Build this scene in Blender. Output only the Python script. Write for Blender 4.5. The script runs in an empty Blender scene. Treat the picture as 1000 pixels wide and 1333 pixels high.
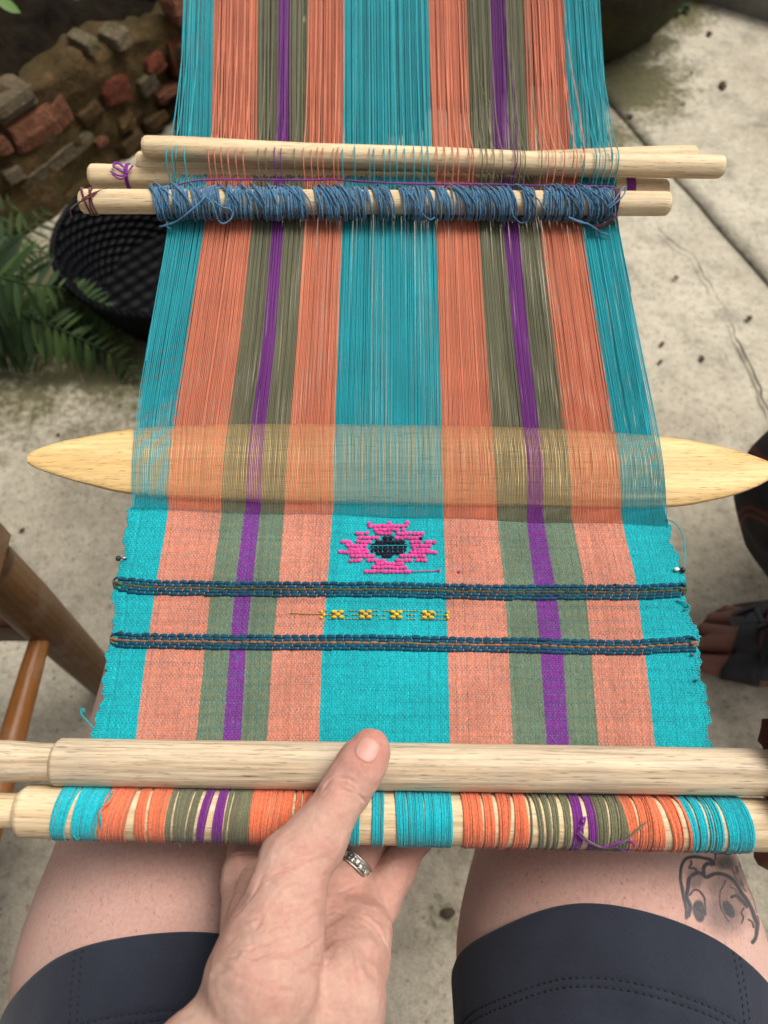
import bpy, math, random
import numpy as np
from mathutils import Vector, Matrix

random.seed(5)
rng = np.random.default_rng(5)
scene = bpy.context.scene
COL = scene.collection

# ------------------------------------------------------------------ camera
PITCH = math.radians(60.0)          # below the horizon
CAM = np.array([0.0, 0.0, 1.10])
FPX = 1001.0                        # focal length in pixels of the 1000 x 1333 photograph
cam_data = bpy.data.cameras.new('camera')
cam = bpy.data.objects.new('camera', cam_data)
COL.objects.link(cam)
cam.location = CAM
cam.rotation_euler = (math.pi / 2 - PITCH, 0, 0)
cam_data.sensor_fit = 'VERTICAL'
cam_data.sensor_height = 36.0
cam_data.lens = 36.0 * FPX / 1333.0
cam_data.clip_start = 0.02
cam_data.clip_end = 400
cam_data.dof.use_dof = True
cam_data.dof.focus_distance = 0.445
cam_data.dof.aperture_fstop = cam_data.lens / 3.1     # 3.1 mm opening, as in a phone
scene.camera = cam

# ------------------------------------------------------------------ light
SUN_EL, SUN_AZ = math.radians(62), math.radians(62)    # azimuth from +Y towards +X
world = bpy.data.worlds.new('World')
scene.world = world
world.use_nodes = True
nt = world.node_tree
nt.nodes.clear()
sky = nt.nodes.new('ShaderNodeTexSky')
sky.sky_type = 'NISHITA'
sky.sun_disc = False
sky.sun_elevation = SUN_EL
sky.sun_rotation = SUN_AZ
sky.air_density = 1.0
sky.dust_density = 6.0
sky.ozone_density = 0.6
hs = nt.nodes.new('ShaderNodeHueSaturation')
hs.inputs['Saturation'].default_value = 0.06           # cloud cover: an almost white sky
bg = nt.nodes.new('ShaderNodeBackground')
bg.inputs['Strength'].default_value = 0.115
wo = nt.nodes.new('ShaderNodeOutputWorld')
nt.links.new(sky.outputs[0], hs.inputs['Color'])
nt.links.new(hs.outputs[0], bg.inputs[0])
nt.links.new(bg.outputs[0], wo.inputs[0])
sun_data = bpy.data.lights.new('sun', 'SUN')
sun_data.energy = 2.1
sun_data.angle = math.radians(32)
sun_data.color = (1.0, 0.95, 0.87)
sun = bpy.data.objects.new('sun', sun_data)
COL.objects.link(sun)
sdir = Vector((math.sin(SUN_AZ) * math.cos(SUN_EL), math.cos(SUN_AZ) * math.cos(SUN_EL), math.sin(SUN_EL)))
sun.rotation_euler = sdir.to_track_quat('Z', 'Y').to_euler()
sun.location = (2, 3, 5)
scene.view_settings.view_transform = 'Standard'
scene.view_settings.look = 'None'
scene.view_settings.gamma = 1.0
scene.view_settings.use_curve_mapping = False
scene.view_settings.exposure = 0.47
scene.cycles.max_bounces = 6
scene.cycles.transparent_max_bounces = 8

# ------------------------------------------------------------------ geometry of the view
FW = np.array([0, math.cos(PITCH), -math.sin(PITCH)])
UP = np.array([0, math.sin(PITCH), math.cos(PITCH)])
RT = np.array([1.0, 0, 0])


def ray(px, py):
    return FW + RT * ((px - 500.0) / FPX) + UP * ((666.5 - py) / FPX)


def at(px, py, depth):
    return CAM + ray(px, py) * depth


def on_ground(px, py, z=0.0):
    d = ray(px, py)
    return CAM + d * ((z - CAM[2]) / d[2])


# the loom's plane, rising gently away from the lap
L0 = at(500, 1000, 0.42)
LV = at(500, 0, 0.62) - L0
LV = LV / np.linalg.norm(LV)
LN = np.cross(RT, LV)


def LP(px, py, h=0.0):
    """point of the loom's plane (raised by h) seen at a pixel"""
    d = ray(px, py)
    o = L0 + LN * h
    return CAM + d * (np.dot(LN, o - CAM) / np.dot(LN, d))


def v_of(py):
    return float(np.dot(LP(500, py) - L0, LV))


def u_of(px, py):
    return float(LP(px, py)[0])


def loom(u, v, h=0.0):
    u = np.asarray(u, float); v = np.asarray(v, float); h = np.asarray(h, float)
    return L0 + u[..., None] * RT + v[..., None] * LV + h[..., None] * LN


# ------------------------------------------------------------------ helpers
def props(o, label=None, cat=None, group=None, kind=None):
    if label: o['label'] = label
    if cat: o['category'] = cat
    if group: o['group'] = group
    if kind: o['kind'] = kind
    return o


def empty(name, loc, label, cat, group=None):
    e = bpy.data.objects.new(name, None)
    e.empty_display_size = 0.05
    e.location = loc
    COL.objects.link(e)
    return props(e, label, cat, group)


def link(name, me, mat=None, parent=None):
    """links a mesh given in world coordinates as one object, under its parent if it has one"""
    o = bpy.data.objects.new(name, me)
    COL.objects.link(o)
    if mat is not None and not me.materials:
        me.materials.append(mat)
    if parent is not None:
        o.parent = parent
        m = Matrix.Identity(4)
        chain = []
        q = parent
        while q is not None:
            chain.append(q); q = q.parent
        for q in reversed(chain):
            m = m @ q.matrix_parent_inverse @ q.matrix_basis if q.parent else m @ q.matrix_basis
        o.matrix_parent_inverse = m.inverted()
    return o


class MB:
    """collects shapes for one mesh, with a colour per vertex"""
    def __init__(self):
        self.v, self.q, self.t, self.c, self.n = [], [], [], [], 0

    def add(self, verts, quads=None, tris=None, col=(1, 1, 1)):
        verts = np.asarray(verts, float).reshape(-1, 3)
        col = np.asarray(col, float)
        if col.ndim == 1:
            col = np.tile(col[:3], (len(verts), 1))
        self.v.append(verts); self.c.append(col)
        if quads is not None and len(quads): self.q.append(np.asarray(quads, int) + self.n)
        if tris is not None and len(tris): self.t.append(np.asarray(tris, int) + self.n)
        self.n += len(verts)

    def grid(self, P, col=(1, 1, 1), close_u=False, close_v=False, flip=False):
        P = np.asarray(P, float)
        a, b = P.shape[:2]
        idx = np.arange(a * b).reshape(a, b)
        i0 = idx if close_u else idx[:-1]
        i1 = np.roll(idx, -1, 0) if close_u else idx[1:]
        def cut(m): return m if close_v else m[:, :-1]
        def nx(m): return np.roll(m, -1, 1) if close_v else m[:, 1:]
        q = np.stack([cut(i0), cut(i1), nx(i1), nx(i0)], -1).reshape(-1, 4)
        if flip: q = q[:, ::-1]
        c = np.asarray(col, float)
        if c.ndim == 3: c = c.reshape(-1, 3)
        self.add(P.reshape(-1, 3), q, None, c)

    def tube(self, pts, r, sides=6, col=(1, 1, 1), caps=True, closed=False, ref=None):
        pts = np.asarray(pts, float)
        n = len(pts)
        r = np.broadcast_to(np.asarray(r, float), (n,))
        if closed:
            t = np.roll(pts, -1, 0) - np.roll(pts, 1, 0)
        else:
            t = np.gradient(pts, axis=0)
        t /= np.linalg.norm(t, axis=1)[:, None] + 1e-12
        if ref is None:
            ref = np.array([0.31, 0.22, 0.92])
            if abs(np.mean(t @ ref)) > 0.9: ref = np.array([0.9, 0.3, 0.1])
        ref = np.broadcast_to(np.asarray(ref, float), (n, 3))
        s = np.cross(t, ref)
        s /= np.linalg.norm(s, axis=1)[:, None] + 1e-12
        b = np.cross(s, t)
        a = np.linspace(0, 2 * np.pi, sides, endpoint=False)
        ring = pts[:, None] + r[:, None, None] * (np.cos(a)[None, :, None] * s[:, None] + np.sin(a)[None, :, None] * b[:, None])
        k0 = self.n
        c = np.asarray(col, float)
        if c.ndim == 2: c = np.repeat(c, sides, 0)
        self.grid(ring, c, close_u=closed, close_v=True)
        if caps and not closed:
            f = np.arange(1, sides - 1)
            tri0 = np.stack([np.zeros_like(f), f, f + 1], -1)
            e = (n - 1) * sides
            tri1 = np.stack([np.full_like(f, e), e + f + 1, e + f], -1)
            self.t.append(np.concatenate([tri0, tri1]) + k0)

    def beads(self, c, ax, ay, az, col, nu=6, nv=4):
        """ellipsoids at centres c with half axes ax, ay, az, all (N, 3)"""
        th = np.linspace(0, np.pi, nv + 1)
        ph = np.linspace(0, 2 * np.pi, nu, endpoint=False)
        T = np.stack([np.outer(np.sin(th), np.cos(ph)), np.outer(np.sin(th), np.sin(ph)), np.outer(np.cos(th), np.ones(nu))], -1)
        idx = np.arange((nv + 1) * nu).reshape(nv + 1, nu)
        q = np.stack([idx[:-1], idx[1:], np.roll(idx[1:], -1, 1), np.roll(idx[:-1], -1, 1)], -1).reshape(-1, 4)
        self.stamp(T.reshape(-1, 3), q, c, ax, ay, az, col)

    def stamp(self, T, q, c, ax, ay, az, col):
        c = np.asarray(c, float); N = len(c)
        ax, ay, az = (np.broadcast_to(np.asarray(x, float), (N, 3)) for x in (ax, ay, az))
        P = c[:, None] + T[None, :, 0:1] * ax[:, None] + T[None, :, 1:2] * ay[:, None] + T[None, :, 2:3] * az[:, None]
        Q = (q[None] + (np.arange(N) * len(T))[:, None, None]).reshape(-1, q.shape[1])
        col = np.broadcast_to(np.asarray(col, float), (N, 3))
        self.add(P.reshape(-1, 3), Q, None, np.repeat(col, len(T), 0))

    def box(self, c, half, R=None, col=(1, 1, 1), bevel=0.0):
        """a box with its edges cut back by bevel"""
        half = np.asarray(half, float)
        R = np.eye(3) if R is None else np.asarray(R, float)
        b = bevel
        V, idx = [], {}
        for sx in (-1, 1):
            for sy in (-1, 1):
                for sz in (-1, 1):
                    s = np.array([sx, sy, sz])
                    for k in range(3):
                        p = s * (half - b); p[k] = s[k] * half[k]
                        idx[(sx, sy, sz, k)] = len(V); V.append(p)
        Q, T = [], []
        for k in range(3):
            i, j = (k + 1) % 3, (k + 2) % 3
            for sk in (-1, 1):
                f = []
                for si, sj in ((-1, -1), (1, -1), (1, 1), (-1, 1)):
                    s = [0, 0, 0]; s[k] = sk; s[i] = si; s[j] = sj
                    f.append(idx[(*s, k)])
                Q.append(f if sk > 0 else f[::-1])
        for k in range(3):                      # edge strips along axis k
            i, j = (k + 1) % 3, (k + 2) % 3
            for si in (-1, 1):
                for sj in (-1, 1):
                    def g(sk, w):
                        s = [0, 0, 0]; s[k] = sk; s[i] = si; s[j] = sj
                        return idx[(*s, w)]
                    f = [g(-1, i), g(1, i), g(1, j), g(-1, j)]
                    Q.append(f[::-1] if si * sj > 0 else f)
        for sx in (-1, 1):
            for sy in (-1, 1):
                for sz in (-1, 1):
                    f = [idx[(sx, sy, sz, k)] for k in range(3)]
                    T.append(f if sx * sy * sz > 0 else f[::-1])
        self.add(np.array(V) @ R.T + np.asarray(c, float), Q, T, col)

    def mesh(self, name, smooth=True, color=True):
        V = np.concatenate(self.v) if self.v else np.zeros((0, 3))
        Q = np.concatenate(self.q) if self.q else np.zeros((0, 4), int)
        T = np.concatenate(self.t) if self.t else np.zeros((0, 3), int)
        me = bpy.data.meshes.new(name)
        me.vertices.add(len(V))
        me.vertices.foreach_set('co', V.astype(np.float32).ravel())
        li = np.concatenate([Q.ravel(), T.ravel()]).astype(np.int32)
        me.loops.add(len(li))
        me.loops.foreach_set('vertex_index', li)
        me.polygons.add(len(Q) + len(T))
        st = np.concatenate([np.arange(len(Q)) * 4, len(Q) * 4 + np.arange(len(T)) * 3]).astype(np.int32)
        me.polygons.foreach_set('loop_start', st)
        me.polygons.foreach_set('use_smooth', np.full(len(Q) + len(T), smooth))
        if color:
            at_ = me.attributes.new('Col', 'FLOAT_COLOR', 'POINT')
            C = np.concatenate(self.c)
            at_.data.foreach_set('color', np.concatenate([C, np.ones((len(C), 1))], 1).astype(np.float32).ravel())
        me.update(calc_edges=True)
        return me


def float_attr(me, name, val):
    a = me.attributes.new(name, 'FLOAT', 'POINT')
    a.data.foreach_set('value', np.asarray(val, np.float32))


def smoothline(pts, n=40, jitter=0.0):
    """a Catmull-Rom curve through points"""
    p = np.asarray(pts, float)
    p = np.concatenate([2 * p[:1] - p[1:2], p, 2 * p[-1:] - p[-2:-1]])
    m = len(p) - 3
    t = np.linspace(0, m - 1e-6, n)
    i = t.astype(int); f = (t - i)[:, None]
    a, b, c, d = p[i], p[i + 1], p[i + 2], p[i + 3]
    out = 0.5 * ((2 * b) + (-a + c) * f + (2 * a - 5 * b + 4 * c - d) * f ** 2 + (-a + 3 * b - 3 * c + d) * f ** 3)
    if jitter: out = out + rng.normal(0, jitter, out.shape)
    return out


def vnoise(P, scale, seed=0):
    """smooth value noise in -1..1 at points P (N, 3)"""
    P = np.asarray(P, float) * scale + seed * 17.31
    i = np.floor(P).astype(np.int64); f = P - i
    f = f * f * (3 - 2 * f)
    def h(a, b, c):
        n = (a * 374761393 + b * 668265263 + c * 2147483647 + seed * 974711) & 0x7fffffff
        n = ((n ^ (n >> 13)) * 1274126177) & 0x7fffffff
        return ((n ^ (n >> 16)) & 0xffff) / 32767.5 - 1.0
    r = 0
    for dx in (0, 1):
        for dy in (0, 1):
            for dz in (0, 1):
                w = (f[..., 0] if dx else 1 - f[..., 0]) * (f[..., 1] if dy else 1 - f[..., 1]) * (f[..., 2] if dz else 1 - f[..., 2])
                r = r + w * h(i[..., 0] + dx, i[..., 1] + dy, i[..., 2] + dz)
    return r


def fbm(P, scale, seed=0, oct=4):
    r, a = 0, 1.0
    for k in range(oct):
        r = r + a * vnoise(P, scale * 2 ** k, seed + k); a *= 0.5
    return r


# ------------------------------------------------------------------ signed distance fields for bodies
def smin(a, b, k):
    h = np.clip(0.5 + 0.5 * (b - a) / k, 0, 1)
    return b + (a - b) * h - k * h * (1 - h)


def cone(P, a, b, r1, r2):
    a = np.asarray(a, float); b = np.asarray(b, float)
    ab = b - a
    h = np.clip(((P - a) @ ab) / (ab @ ab), 0, 1)
    return np.linalg.norm(P - a - h[..., None] * ab, axis=-1) - (r1 + (r2 - r1) * h)


def union(P, prims, k):
    d = None
    for (a, b, r1, r2) in prims:
        c = cone(P, a, b, r1, r2)
        d = c if d is None else smin(d, c, k)
    return d


def grad(f, P, e=4e-4):
    g = np.stack([f(P + np.eye(3)[i] * e) - f(P - np.eye(3)[i] * e) for i in range(3)], -1)
    return g / (np.linalg.norm(g, axis=-1, keepdims=True) + 1e-12)


def surface_nets(f, lo, hi, h, project=2):
    B = 8
    lo = np.asarray(lo, float); hi = np.asarray(hi, float)
    nb = np.ceil((hi - lo) / (h * B)).astype(int)
    n = nb * B
    bc = np.stack(np.meshgrid(*[(np.arange(m) * B + (B - 1) / 2) * h for m in nb], indexing='ij'), -1).reshape(-1, 3) + lo
    fc = f(bc)
    act = np.abs(fc) < h * B * 0.87 * 1.4 + 0.004
    F = np.repeat(fc[:, None], B ** 3, 1).astype(np.float32)
    loc = np.stack(np.meshgrid(*[(np.arange(B) - (B - 1) / 2) * h] * 3, indexing='ij'), -1).reshape(-1, 3)
    ids = np.nonzero(act)[0]
    for s in range(0, len(ids), 400):
        k = ids[s:s + 400]
        F[k] = f((bc[k][:, None] + loc[None]).reshape(-1, 3)).reshape(len(k), -1)
    F = F.reshape(*nb, B, B, B).transpose(0, 3, 1, 4, 2, 5).reshape(*n)
    S = F < 0
    cs = np.zeros(n - 1, np.uint8)
    for dx in (0, 1):
        for dy in (0, 1):
            for dz in (0, 1):
                cs += S[dx:n[0] - 1 + dx, dy:n[1] - 1 + dy, dz:n[2] - 1 + dz]
    cells = np.argwhere((cs > 0) & (cs < 8))
    acc = np.zeros((len(cells), 3)); cnt = np.zeros(len(cells))
    corners = [(0, 0, 0), (0, 0, 1), (0, 1, 0), (0, 1, 1), (1, 0, 0), (1, 0, 1), (1, 1, 0), (1, 1, 1)]
    cv = np.stack([F[cells[:, 0] + c[0], cells[:, 1] + c[1], cells[:, 2] + c[2]] for c in corners], 1)
    for i in range(8):
        for j in range(i + 1, 8):
            d = np.subtract(corners[j], corners[i])
            if np.abs(d).sum() != 1: continue
            a, b = cv[:, i], cv[:, j]
            m = (a < 0) != (b < 0)
            t = np.where(m, a / np.where(m, a - b, 1), 0)
            acc += np.where(m[:, None], np.asarray(corners[i]) + t[:, None] * d, 0); cnt += m
    V = (cells + acc / cnt[:, None]) * h + lo
    vid = np.full(n - 1, -1, np.int64)
    vid[cells[:, 0], cells[:, 1], cells[:, 2]] = np.arange(len(cells))
    quads = []
    for ax in range(3):
        o = [0, 0, 0]; o[ax] = 1
        A = S[:n[0] - o[0], :n[1] - o[1], :n[2] - o[2]]; Bm = S[o[0]:, o[1]:, o[2]:]
        e = np.argwhere(A != Bm)
        sg = A[e[:, 0], e[:, 1], e[:, 2]]
        b1, b2 = (ax + 1) % 3, (ax + 2) % 3
        ok = (e[:, b1] > 0) & (e[:, b2] > 0) & (e[:, b1] < n[b1] - 1) & (e[:, b2] < n[b2] - 1)
        e, sg = e[ok], sg[ok]
        def g(s1, s2):
            x = e.copy(); x[:, b1] -= s1; x[:, b2] -= s2
            return vid[x[:, 0], x[:, 1], x[:, 2]]
        q = np.stack([g(1, 1), g(0, 1), g(0, 0), g(1, 0)], -1)
        q[~sg] = q[~sg][:, ::-1]
        quads.append(q)
    Q = np.concatenate(quads)
    Q = Q[(Q >= 0).all(1)]
    for _ in range(project):
        d = f(V)
        V = V - np.clip(d, -h, h)[:, None] * grad(f, V)
    return V, Q


def march(f, px, py, start=0.2, steps=60):
    """where the view rays through pixels meet a body"""
    px = np.atleast_1d(np.asarray(px, float)); py = np.atleast_1d(np.asarray(py, float))
    D = np.stack([ray(a, b) for a, b in zip(px, py)])
    L = np.linalg.norm(D, axis=1); D = D / L[:, None]
    t = np.full(len(px), start)
    for _ in range(steps):
        t = t + np.clip(f(CAM + D * t[:, None]), -0.05, 0.05) * 0.9
    P = CAM + D * t[:, None]
    return P, np.abs(f(P)) < 0.002

# ------------------------------------------------------------------ materials
class N:
    """a small helper for node materials"""
    def __init__(self, name):
        self.m = bpy.data.materials.new(name)
        self.m.use_nodes = True
        self.t = self.m.node_tree
        self.t.nodes.clear()
        self.out = self.t.nodes.new('ShaderNodeOutputMaterial')
        self.p = self.t.nodes.new('ShaderNodeBsdfPrincipled')
        self.t.links.new(self.p.outputs[0], self.out.inputs[0])

    def new(self, kind, **kw):
        n = self.t.nodes.new('ShaderNode' + kind)
        for k, v in kw.items():
            if k in n.inputs: self.set(n.inputs[k], v)
            else: setattr(n, k, v)
        return n

    def set(self, sock, v):
        if isinstance(v, bpy.types.NodeSocket): self.t.links.new(v, sock)
        elif isinstance(v, tuple) and len(v) == 3 and sock.type == 'RGBA': sock.default_value = (*v, 1)
        else: sock.default_value = v

    def P(self, **kw):
        for k, v in kw.items(): self.set(self.p.inputs[k.replace('_', ' ')], v)

    def coords(self, kind='Object', scale=(1, 1, 1), rot=(0, 0, 0), shift=None):
        c = self.new('TexCoord')
        mp = self.new('Mapping')
        self.set(mp.inputs['Vector'], c.outputs[kind])
        mp.inputs['Scale'].default_value = scale
        mp.inputs['Rotation'].default_value = rot
        if shift is not None: self.set(mp.inputs['Location'], shift)
        return mp.outputs[0]

    def noise(self, vec, scale, detail=4, rough=0.55, dist=0.0):
        n = self.new('TexNoise')
        self.set(n.inputs['Vector'], vec)
        n.inputs['Scale'].default_value = scale
        n.inputs['Detail'].default_value = detail
        n.inputs['Roughness'].default_value = rough
        n.inputs['Distortion'].default_value = dist
        return n.outputs[0]

    def ramp(self, fac, stops, interp='LINEAR'):
        r = self.new('ValToRGB')
        r.color_ramp.interpolation = interp
        e = r.color_ramp.elements
        while len(e) < len(stops): e.new(0.5)
        for k, (pos, c) in enumerate(stops):
            e[k].position = pos
            e[k].color = (*c, 1) if isinstance(c, tuple) else (c, c, c, 1)
        self.set(r.inputs[0], fac)
        return r.outputs[0]

    def mix(self, fac, a, b, mode='MIX'):
        n = self.new('Mix', data_type='RGBA', blend_type=mode)
        self.set(n.inputs[0], fac)
        self.set(n.inputs[6], a); self.set(n.inputs[7], b)
        return n.outputs[2]

    def math(self, op, a, b=0.0, clamp=False):
        n = self.new('Math', operation=op, use_clamp=clamp)
        self.set(n.inputs[0], a); self.set(n.inputs[1], b)
        return n.outputs[0]

    def attr(self, name):
        return self.new('Attribute', attribute_name=name)

    def bump(self, height, strength=0.5, dist=0.001):
        n = self.new('Bump')
        self.set(n.inputs['Height'], height)
        n.inputs['Strength'].default_value = strength
        n.inputs['Distance'].default_value = dist
        self.set(self.p.inputs['Normal'], n.outputs[0])


def yarn_material(name, rough=0.8, sheen=0.25, var=0.35, scale=900, thin=0.0):
    m = N(name)
    c = m.attr('Col').outputs['Color']
    o = m.coords()
    n = m.noise(o, scale, 2)
    n2 = m.noise(o, 35, 3)
    k = m.ramp(n, [(0.25, 1 - var), (0.75, 1 + var * 0.5)])
    k2 = m.ramp(n2, [(0.3, 0.88), (0.7, 1.08)])
    m.P(Base_Color=m.mix(1.0, m.mix(1.0, c, k, 'MULTIPLY'), k2, 'MULTIPLY'), Roughness=rough)
    m.P(Sheen_Weight=sheen, Sheen_Roughness=0.5, Specular_IOR_Level=0.25)
    m.bump(n, 0.5, 0.0006)
    if thin:                     # cotton thread lets some light through
        tl = m.new('BsdfTranslucent'); mx = m.new('MixShader')
        m.set(tl.inputs[0], c); mx.inputs[0].default_value = thin
        m.t.links.new(m.p.outputs[0], mx.inputs[1]); m.t.links.new(tl.outputs[0], mx.inputs[2]); m.t.links.new(mx.outputs[0], m.out.inputs[0])
    return m.m


def wood_material(name, light, dark, scale=1.0, rings=1.0, tint=None, contrast=1.0, rough=0.55):
    """grain that runs along the object's own x axis"""
    m = N(name)
    info = m.new('ObjectInfo')
    sh = m.new('CombineXYZ')
    m.set(sh.inputs[0], m.math('MULTIPLY', info.outputs['Random'], 7.0))
    m.set(sh.inputs[1], m.math('MULTIPLY', info.outputs['Random'], 1.7))
    m.set(sh.inputs[2], m.math('MULTIPLY', info.outputs['Random'], 3.1))
    o = m.coords(scale=(1.0, 1.0, 1.0), shift=sh.outputs[0])
    st = m.new('Mapping'); m.set(st.inputs['Vector'], o); st.inputs['Scale'].default_value = (0.9, 45, 45)
    big = m.noise(st.outputs[0], 2.2 * scale, 3, 0.5)
    w = m.new('TexWave', wave_type='RINGS', rings_direction='X', wave_profile='SIN')
    dm = m.new('Mapping'); m.set(dm.inputs['Vector'], o); dm.inputs['Scale'].default_value = (0.35, 1, 1); dm.inputs['Rotation'].default_value = (0, 0.05, 0.07)
    m.set(w.inputs['Vector'], dm.outputs[0])
    w.inputs['Scale'].default_value = 42 * rings
    w.inputs['Distortion'].default_value = 1.6
    w.inputs['Detail'].default_value = 2
    w.inputs['Detail Scale'].default_value = 3.0
    fm = m.new('Mapping'); m.set(fm.inputs['Vector'], o); fm.inputs['Scale'].default_value = (11, 340, 340)
    fine = m.noise(fm.outputs[0], 1.6, 4, 0.65)
    pm = m.new('Mapping'); m.set(pm.inputs['Vector'], o); pm.inputs['Scale'].default_value = (60, 900, 900)
    pores = m.noise(pm.outputs[0], 1.5, 2, 0.5)
    g = m.math('ADD', m.math('MULTIPLY', w.outputs[1], 0.28), m.math('MULTIPLY', big, 0.75))
    c = m.ramp(g, [(0.25, light), (0.62, tuple(0.5 * (a + b) for a, b in zip(light, dark))), (0.95, dark)])
    c = m.mix(1.0, c, m.ramp(fine, [(0.3, 1.0 - 0.28 * contrast), (0.6, 1.05)]), 'MULTIPLY')
    c = m.mix(1.0, c, m.ramp(pores, [(0.30, 0.5), (0.40, 1.0)]), 'MULTIPLY')
    # blotches of grey weathering and handling
    gr = m.noise(o, 24, 4, 0.6)
    c = m.mix(m.ramp(gr, [(0.52, 0.0), (0.75, 0.28 * contrast)]), c, (0.36, 0.31, 0.25))
    km = m.new('Mapping'); m.set(km.inputs['Vector'], o); km.inputs['Scale'].default_value = (4.5, 30, 30)
    kv = m.new('TexVoronoi', feature='F1'); m.set(kv.inputs['Vector'], km.outputs[0]); kv.inputs['Scale'].default_value = 1.0
    ks = m.new('SeparateColor'); m.set(ks.inputs[0], kv.outputs['Color'])
    kn = m.math('MULTIPLY', m.ramp(kv.outputs['Distance'], [(0.03, 0.85), (0.10, 0.35), (0.2, 0.0)]), m.ramp(ks.outputs[0], [(0.80, 0.0), (0.84, 1.0)]))
    c = m.mix(kn, c, (0.16, 0.085, 0.035))
    if tint: c = m.mix(0.5, c, tint, 'MULTIPLY')
    m.P(Base_Color=c, Roughness=rough, Specular_IOR_Level=0.3)
    m.bump(m.math('ADD', fine, m.math('MULTIPLY', pores, 0.5)), 0.35, 0.0008)
    return m.m


M = {}
M['yarn'] = yarn_material('yarn')
M['navy_yarn'] = yarn_material('navy yarn', sheen=0.0, var=0.4)
M['thread'] = yarn_material('thread', var=0.22, scale=1400, thin=0.18)
M['weave'] = yarn_material('woven cotton', var=0.3, scale=1100, sheen=0.15)
M['pine'] = wood_material('pale pine', (0.70, 0.55, 0.345), (0.50, 0.335, 0.175))
M['pine_worn'] = wood_material('handled pine', (0.63, 0.500, 0.345), (0.43, 0.310, 0.190), contrast=1.6)
M['batten_wood'] = wood_material('batten wood', (0.72, 0.51, 0.235), (0.50, 0.28, 0.09), rings=0.6, contrast=0.8)
M['chair_wood'] = wood_material('varnished brown wood', (0.17, 0.088, 0.033), (0.09, 0.042, 0.016), rough=0.38)
M['rung_wood'] = wood_material('orange brown wood', (0.34, 0.135, 0.03), (0.20, 0.07, 0.015), rough=0.33)
M['red_wood'] = wood_material('red brown wood', (0.13, 0.04, 0.018), (0.07, 0.022, 0.01), rough=0.35)


def skin_material(name, base, flush, speck=(0.33, 0.12, 0.085), deep=1.0):
    m = N(name)
    o = m.coords()
    big = m.noise(o, 28, 4, 0.6)
    fine = m.noise(o, 420, 3, 0.6)
    mid = m.noise(o, 95, 4, 0.65)
    c = m.mix(m.ramp(big, [(0.35, 0.0), (0.7, 0.5)]), base, flush)
    c = m.mix(m.ramp(mid, [(0.45, 0.0), (0.75, 0.45)]), c, flush)
    c = m.mix(m.ramp(mid, [(0.25, 0.35), (0.42, 0.0)]), c, tuple(min(.8, x * 1.22) for x in base))
    c = m.mix(m.math('MULTIPLY', m.attr('hairy').outputs['Fac'], 0.55), c, tuple(min(.8, x * y) for x, y in zip(base, (1.10, 1.13, 1.26))))
    c = m.mix(m.attr('flush').outputs['Fac'], c, flush)
    c = m.mix(1.0, c, m.ramp(fine, [(0.3, 0.9), (0.7, 1.06)]), 'MULTIPLY')
    # follicles and little red spots on the legs
    vo = m.new('TexVoronoi', feature='F1'); m.set(vo.inputs['Vector'], o); vo.inputs['Scale'].default_value = 260
    spot = m.ramp(vo.outputs['Distance'], [(0.10, 1.0), (0.24, 0.0)])
    sel = m.new('SeparateColor'); m.set(sel.inputs[0], vo.outputs['Color'])
    keep = m.ramp(sel.outputs[0], [(0.1, 0.16), (0.8, 0.5), (0.97, 0.85)])
    f = m.math('MULTIPLY', m.math('MULTIPLY', spot, keep), m.math('MULTIPLY', m.attr('hairy').outputs['Fac'], m.ramp(big, [(0.35, 0.25), (0.62, 1.0)])))
    c = m.mix(f, c, speck)
    m.P(Base_Color=c, Roughness=m.ramp(fine, [(0.3, 0.42), (0.7, 0.56)]), Specular_IOR_Level=0.4)
    m.P(Subsurface_Weight=0.18 * deep, Subsurface_Radius=(1.0, 0.35, 0.18), Subsurface_Scale=0.0022)
    lines = m.new('TexVoronoi', feature='DISTANCE_TO_EDGE'); m.set(lines.inputs['Vector'], m.mix(0.03, o, m.noise(o, 300, 2), 'LINEAR_LIGHT')); lines.inputs['Scale'].default_value = 900
    h = m.math('ADD', m.math('MULTIPLY', m.ramp(lines.outputs['Distance'], [(0.0, 0.0), (0.25, 1.0)]), 0.4), m.math('MULTIPLY', fine, 0.8))
    m.bump(m.math('ADD', h, m.math('MULTIPLY', mid, 0.8)), 0.5, 0.0009)
    return m.m


M['skin'] = skin_material('fair skin', (0.545, 0.345, 0.268), (0.505, 0.215, 0.162))
M['skin_dark'] = skin_material('brown skin', (0.150, 0.068, 0.042), (0.24, 0.07, 0.055), deep=0.4)

m = N('fingernail')
m.P(Base_Color=(0.46, 0.235, 0.185), Roughness=0.45, Specular_IOR_Level=0.4, Subsurface_Weight=0.2, Subsurface_Radius=(1, .4, .3), Subsurface_Scale=0.002)
M['nail'] = m.m

m = N('navy stretch fabric')
o = m.coords()
n1 = m.noise(o, 2600, 2); n2 = m.noise(o, 30, 3)
m.P(Base_Color=m.mix(1.0, m.mix(m.ramp(n1, [(0.3, 0.0), (0.7, 1.0)]), (0.0105, 0.0125, 0.021), (0.023, 0.0265, 0.040)), m.ramp(n2, [(0.3, 0.88), (0.7, 1.1)]), 'MULTIPLY'),
    Roughness=0.85, Sheen_Weight=0.12, Specular_IOR_Level=0.2)
m.bump(m.math('ADD', n1, m.math('MULTIPLY', m.noise(o, 55, 4, 0.6), 5.0)), 0.3, 0.0009)
M['shorts'] = m.m


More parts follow.
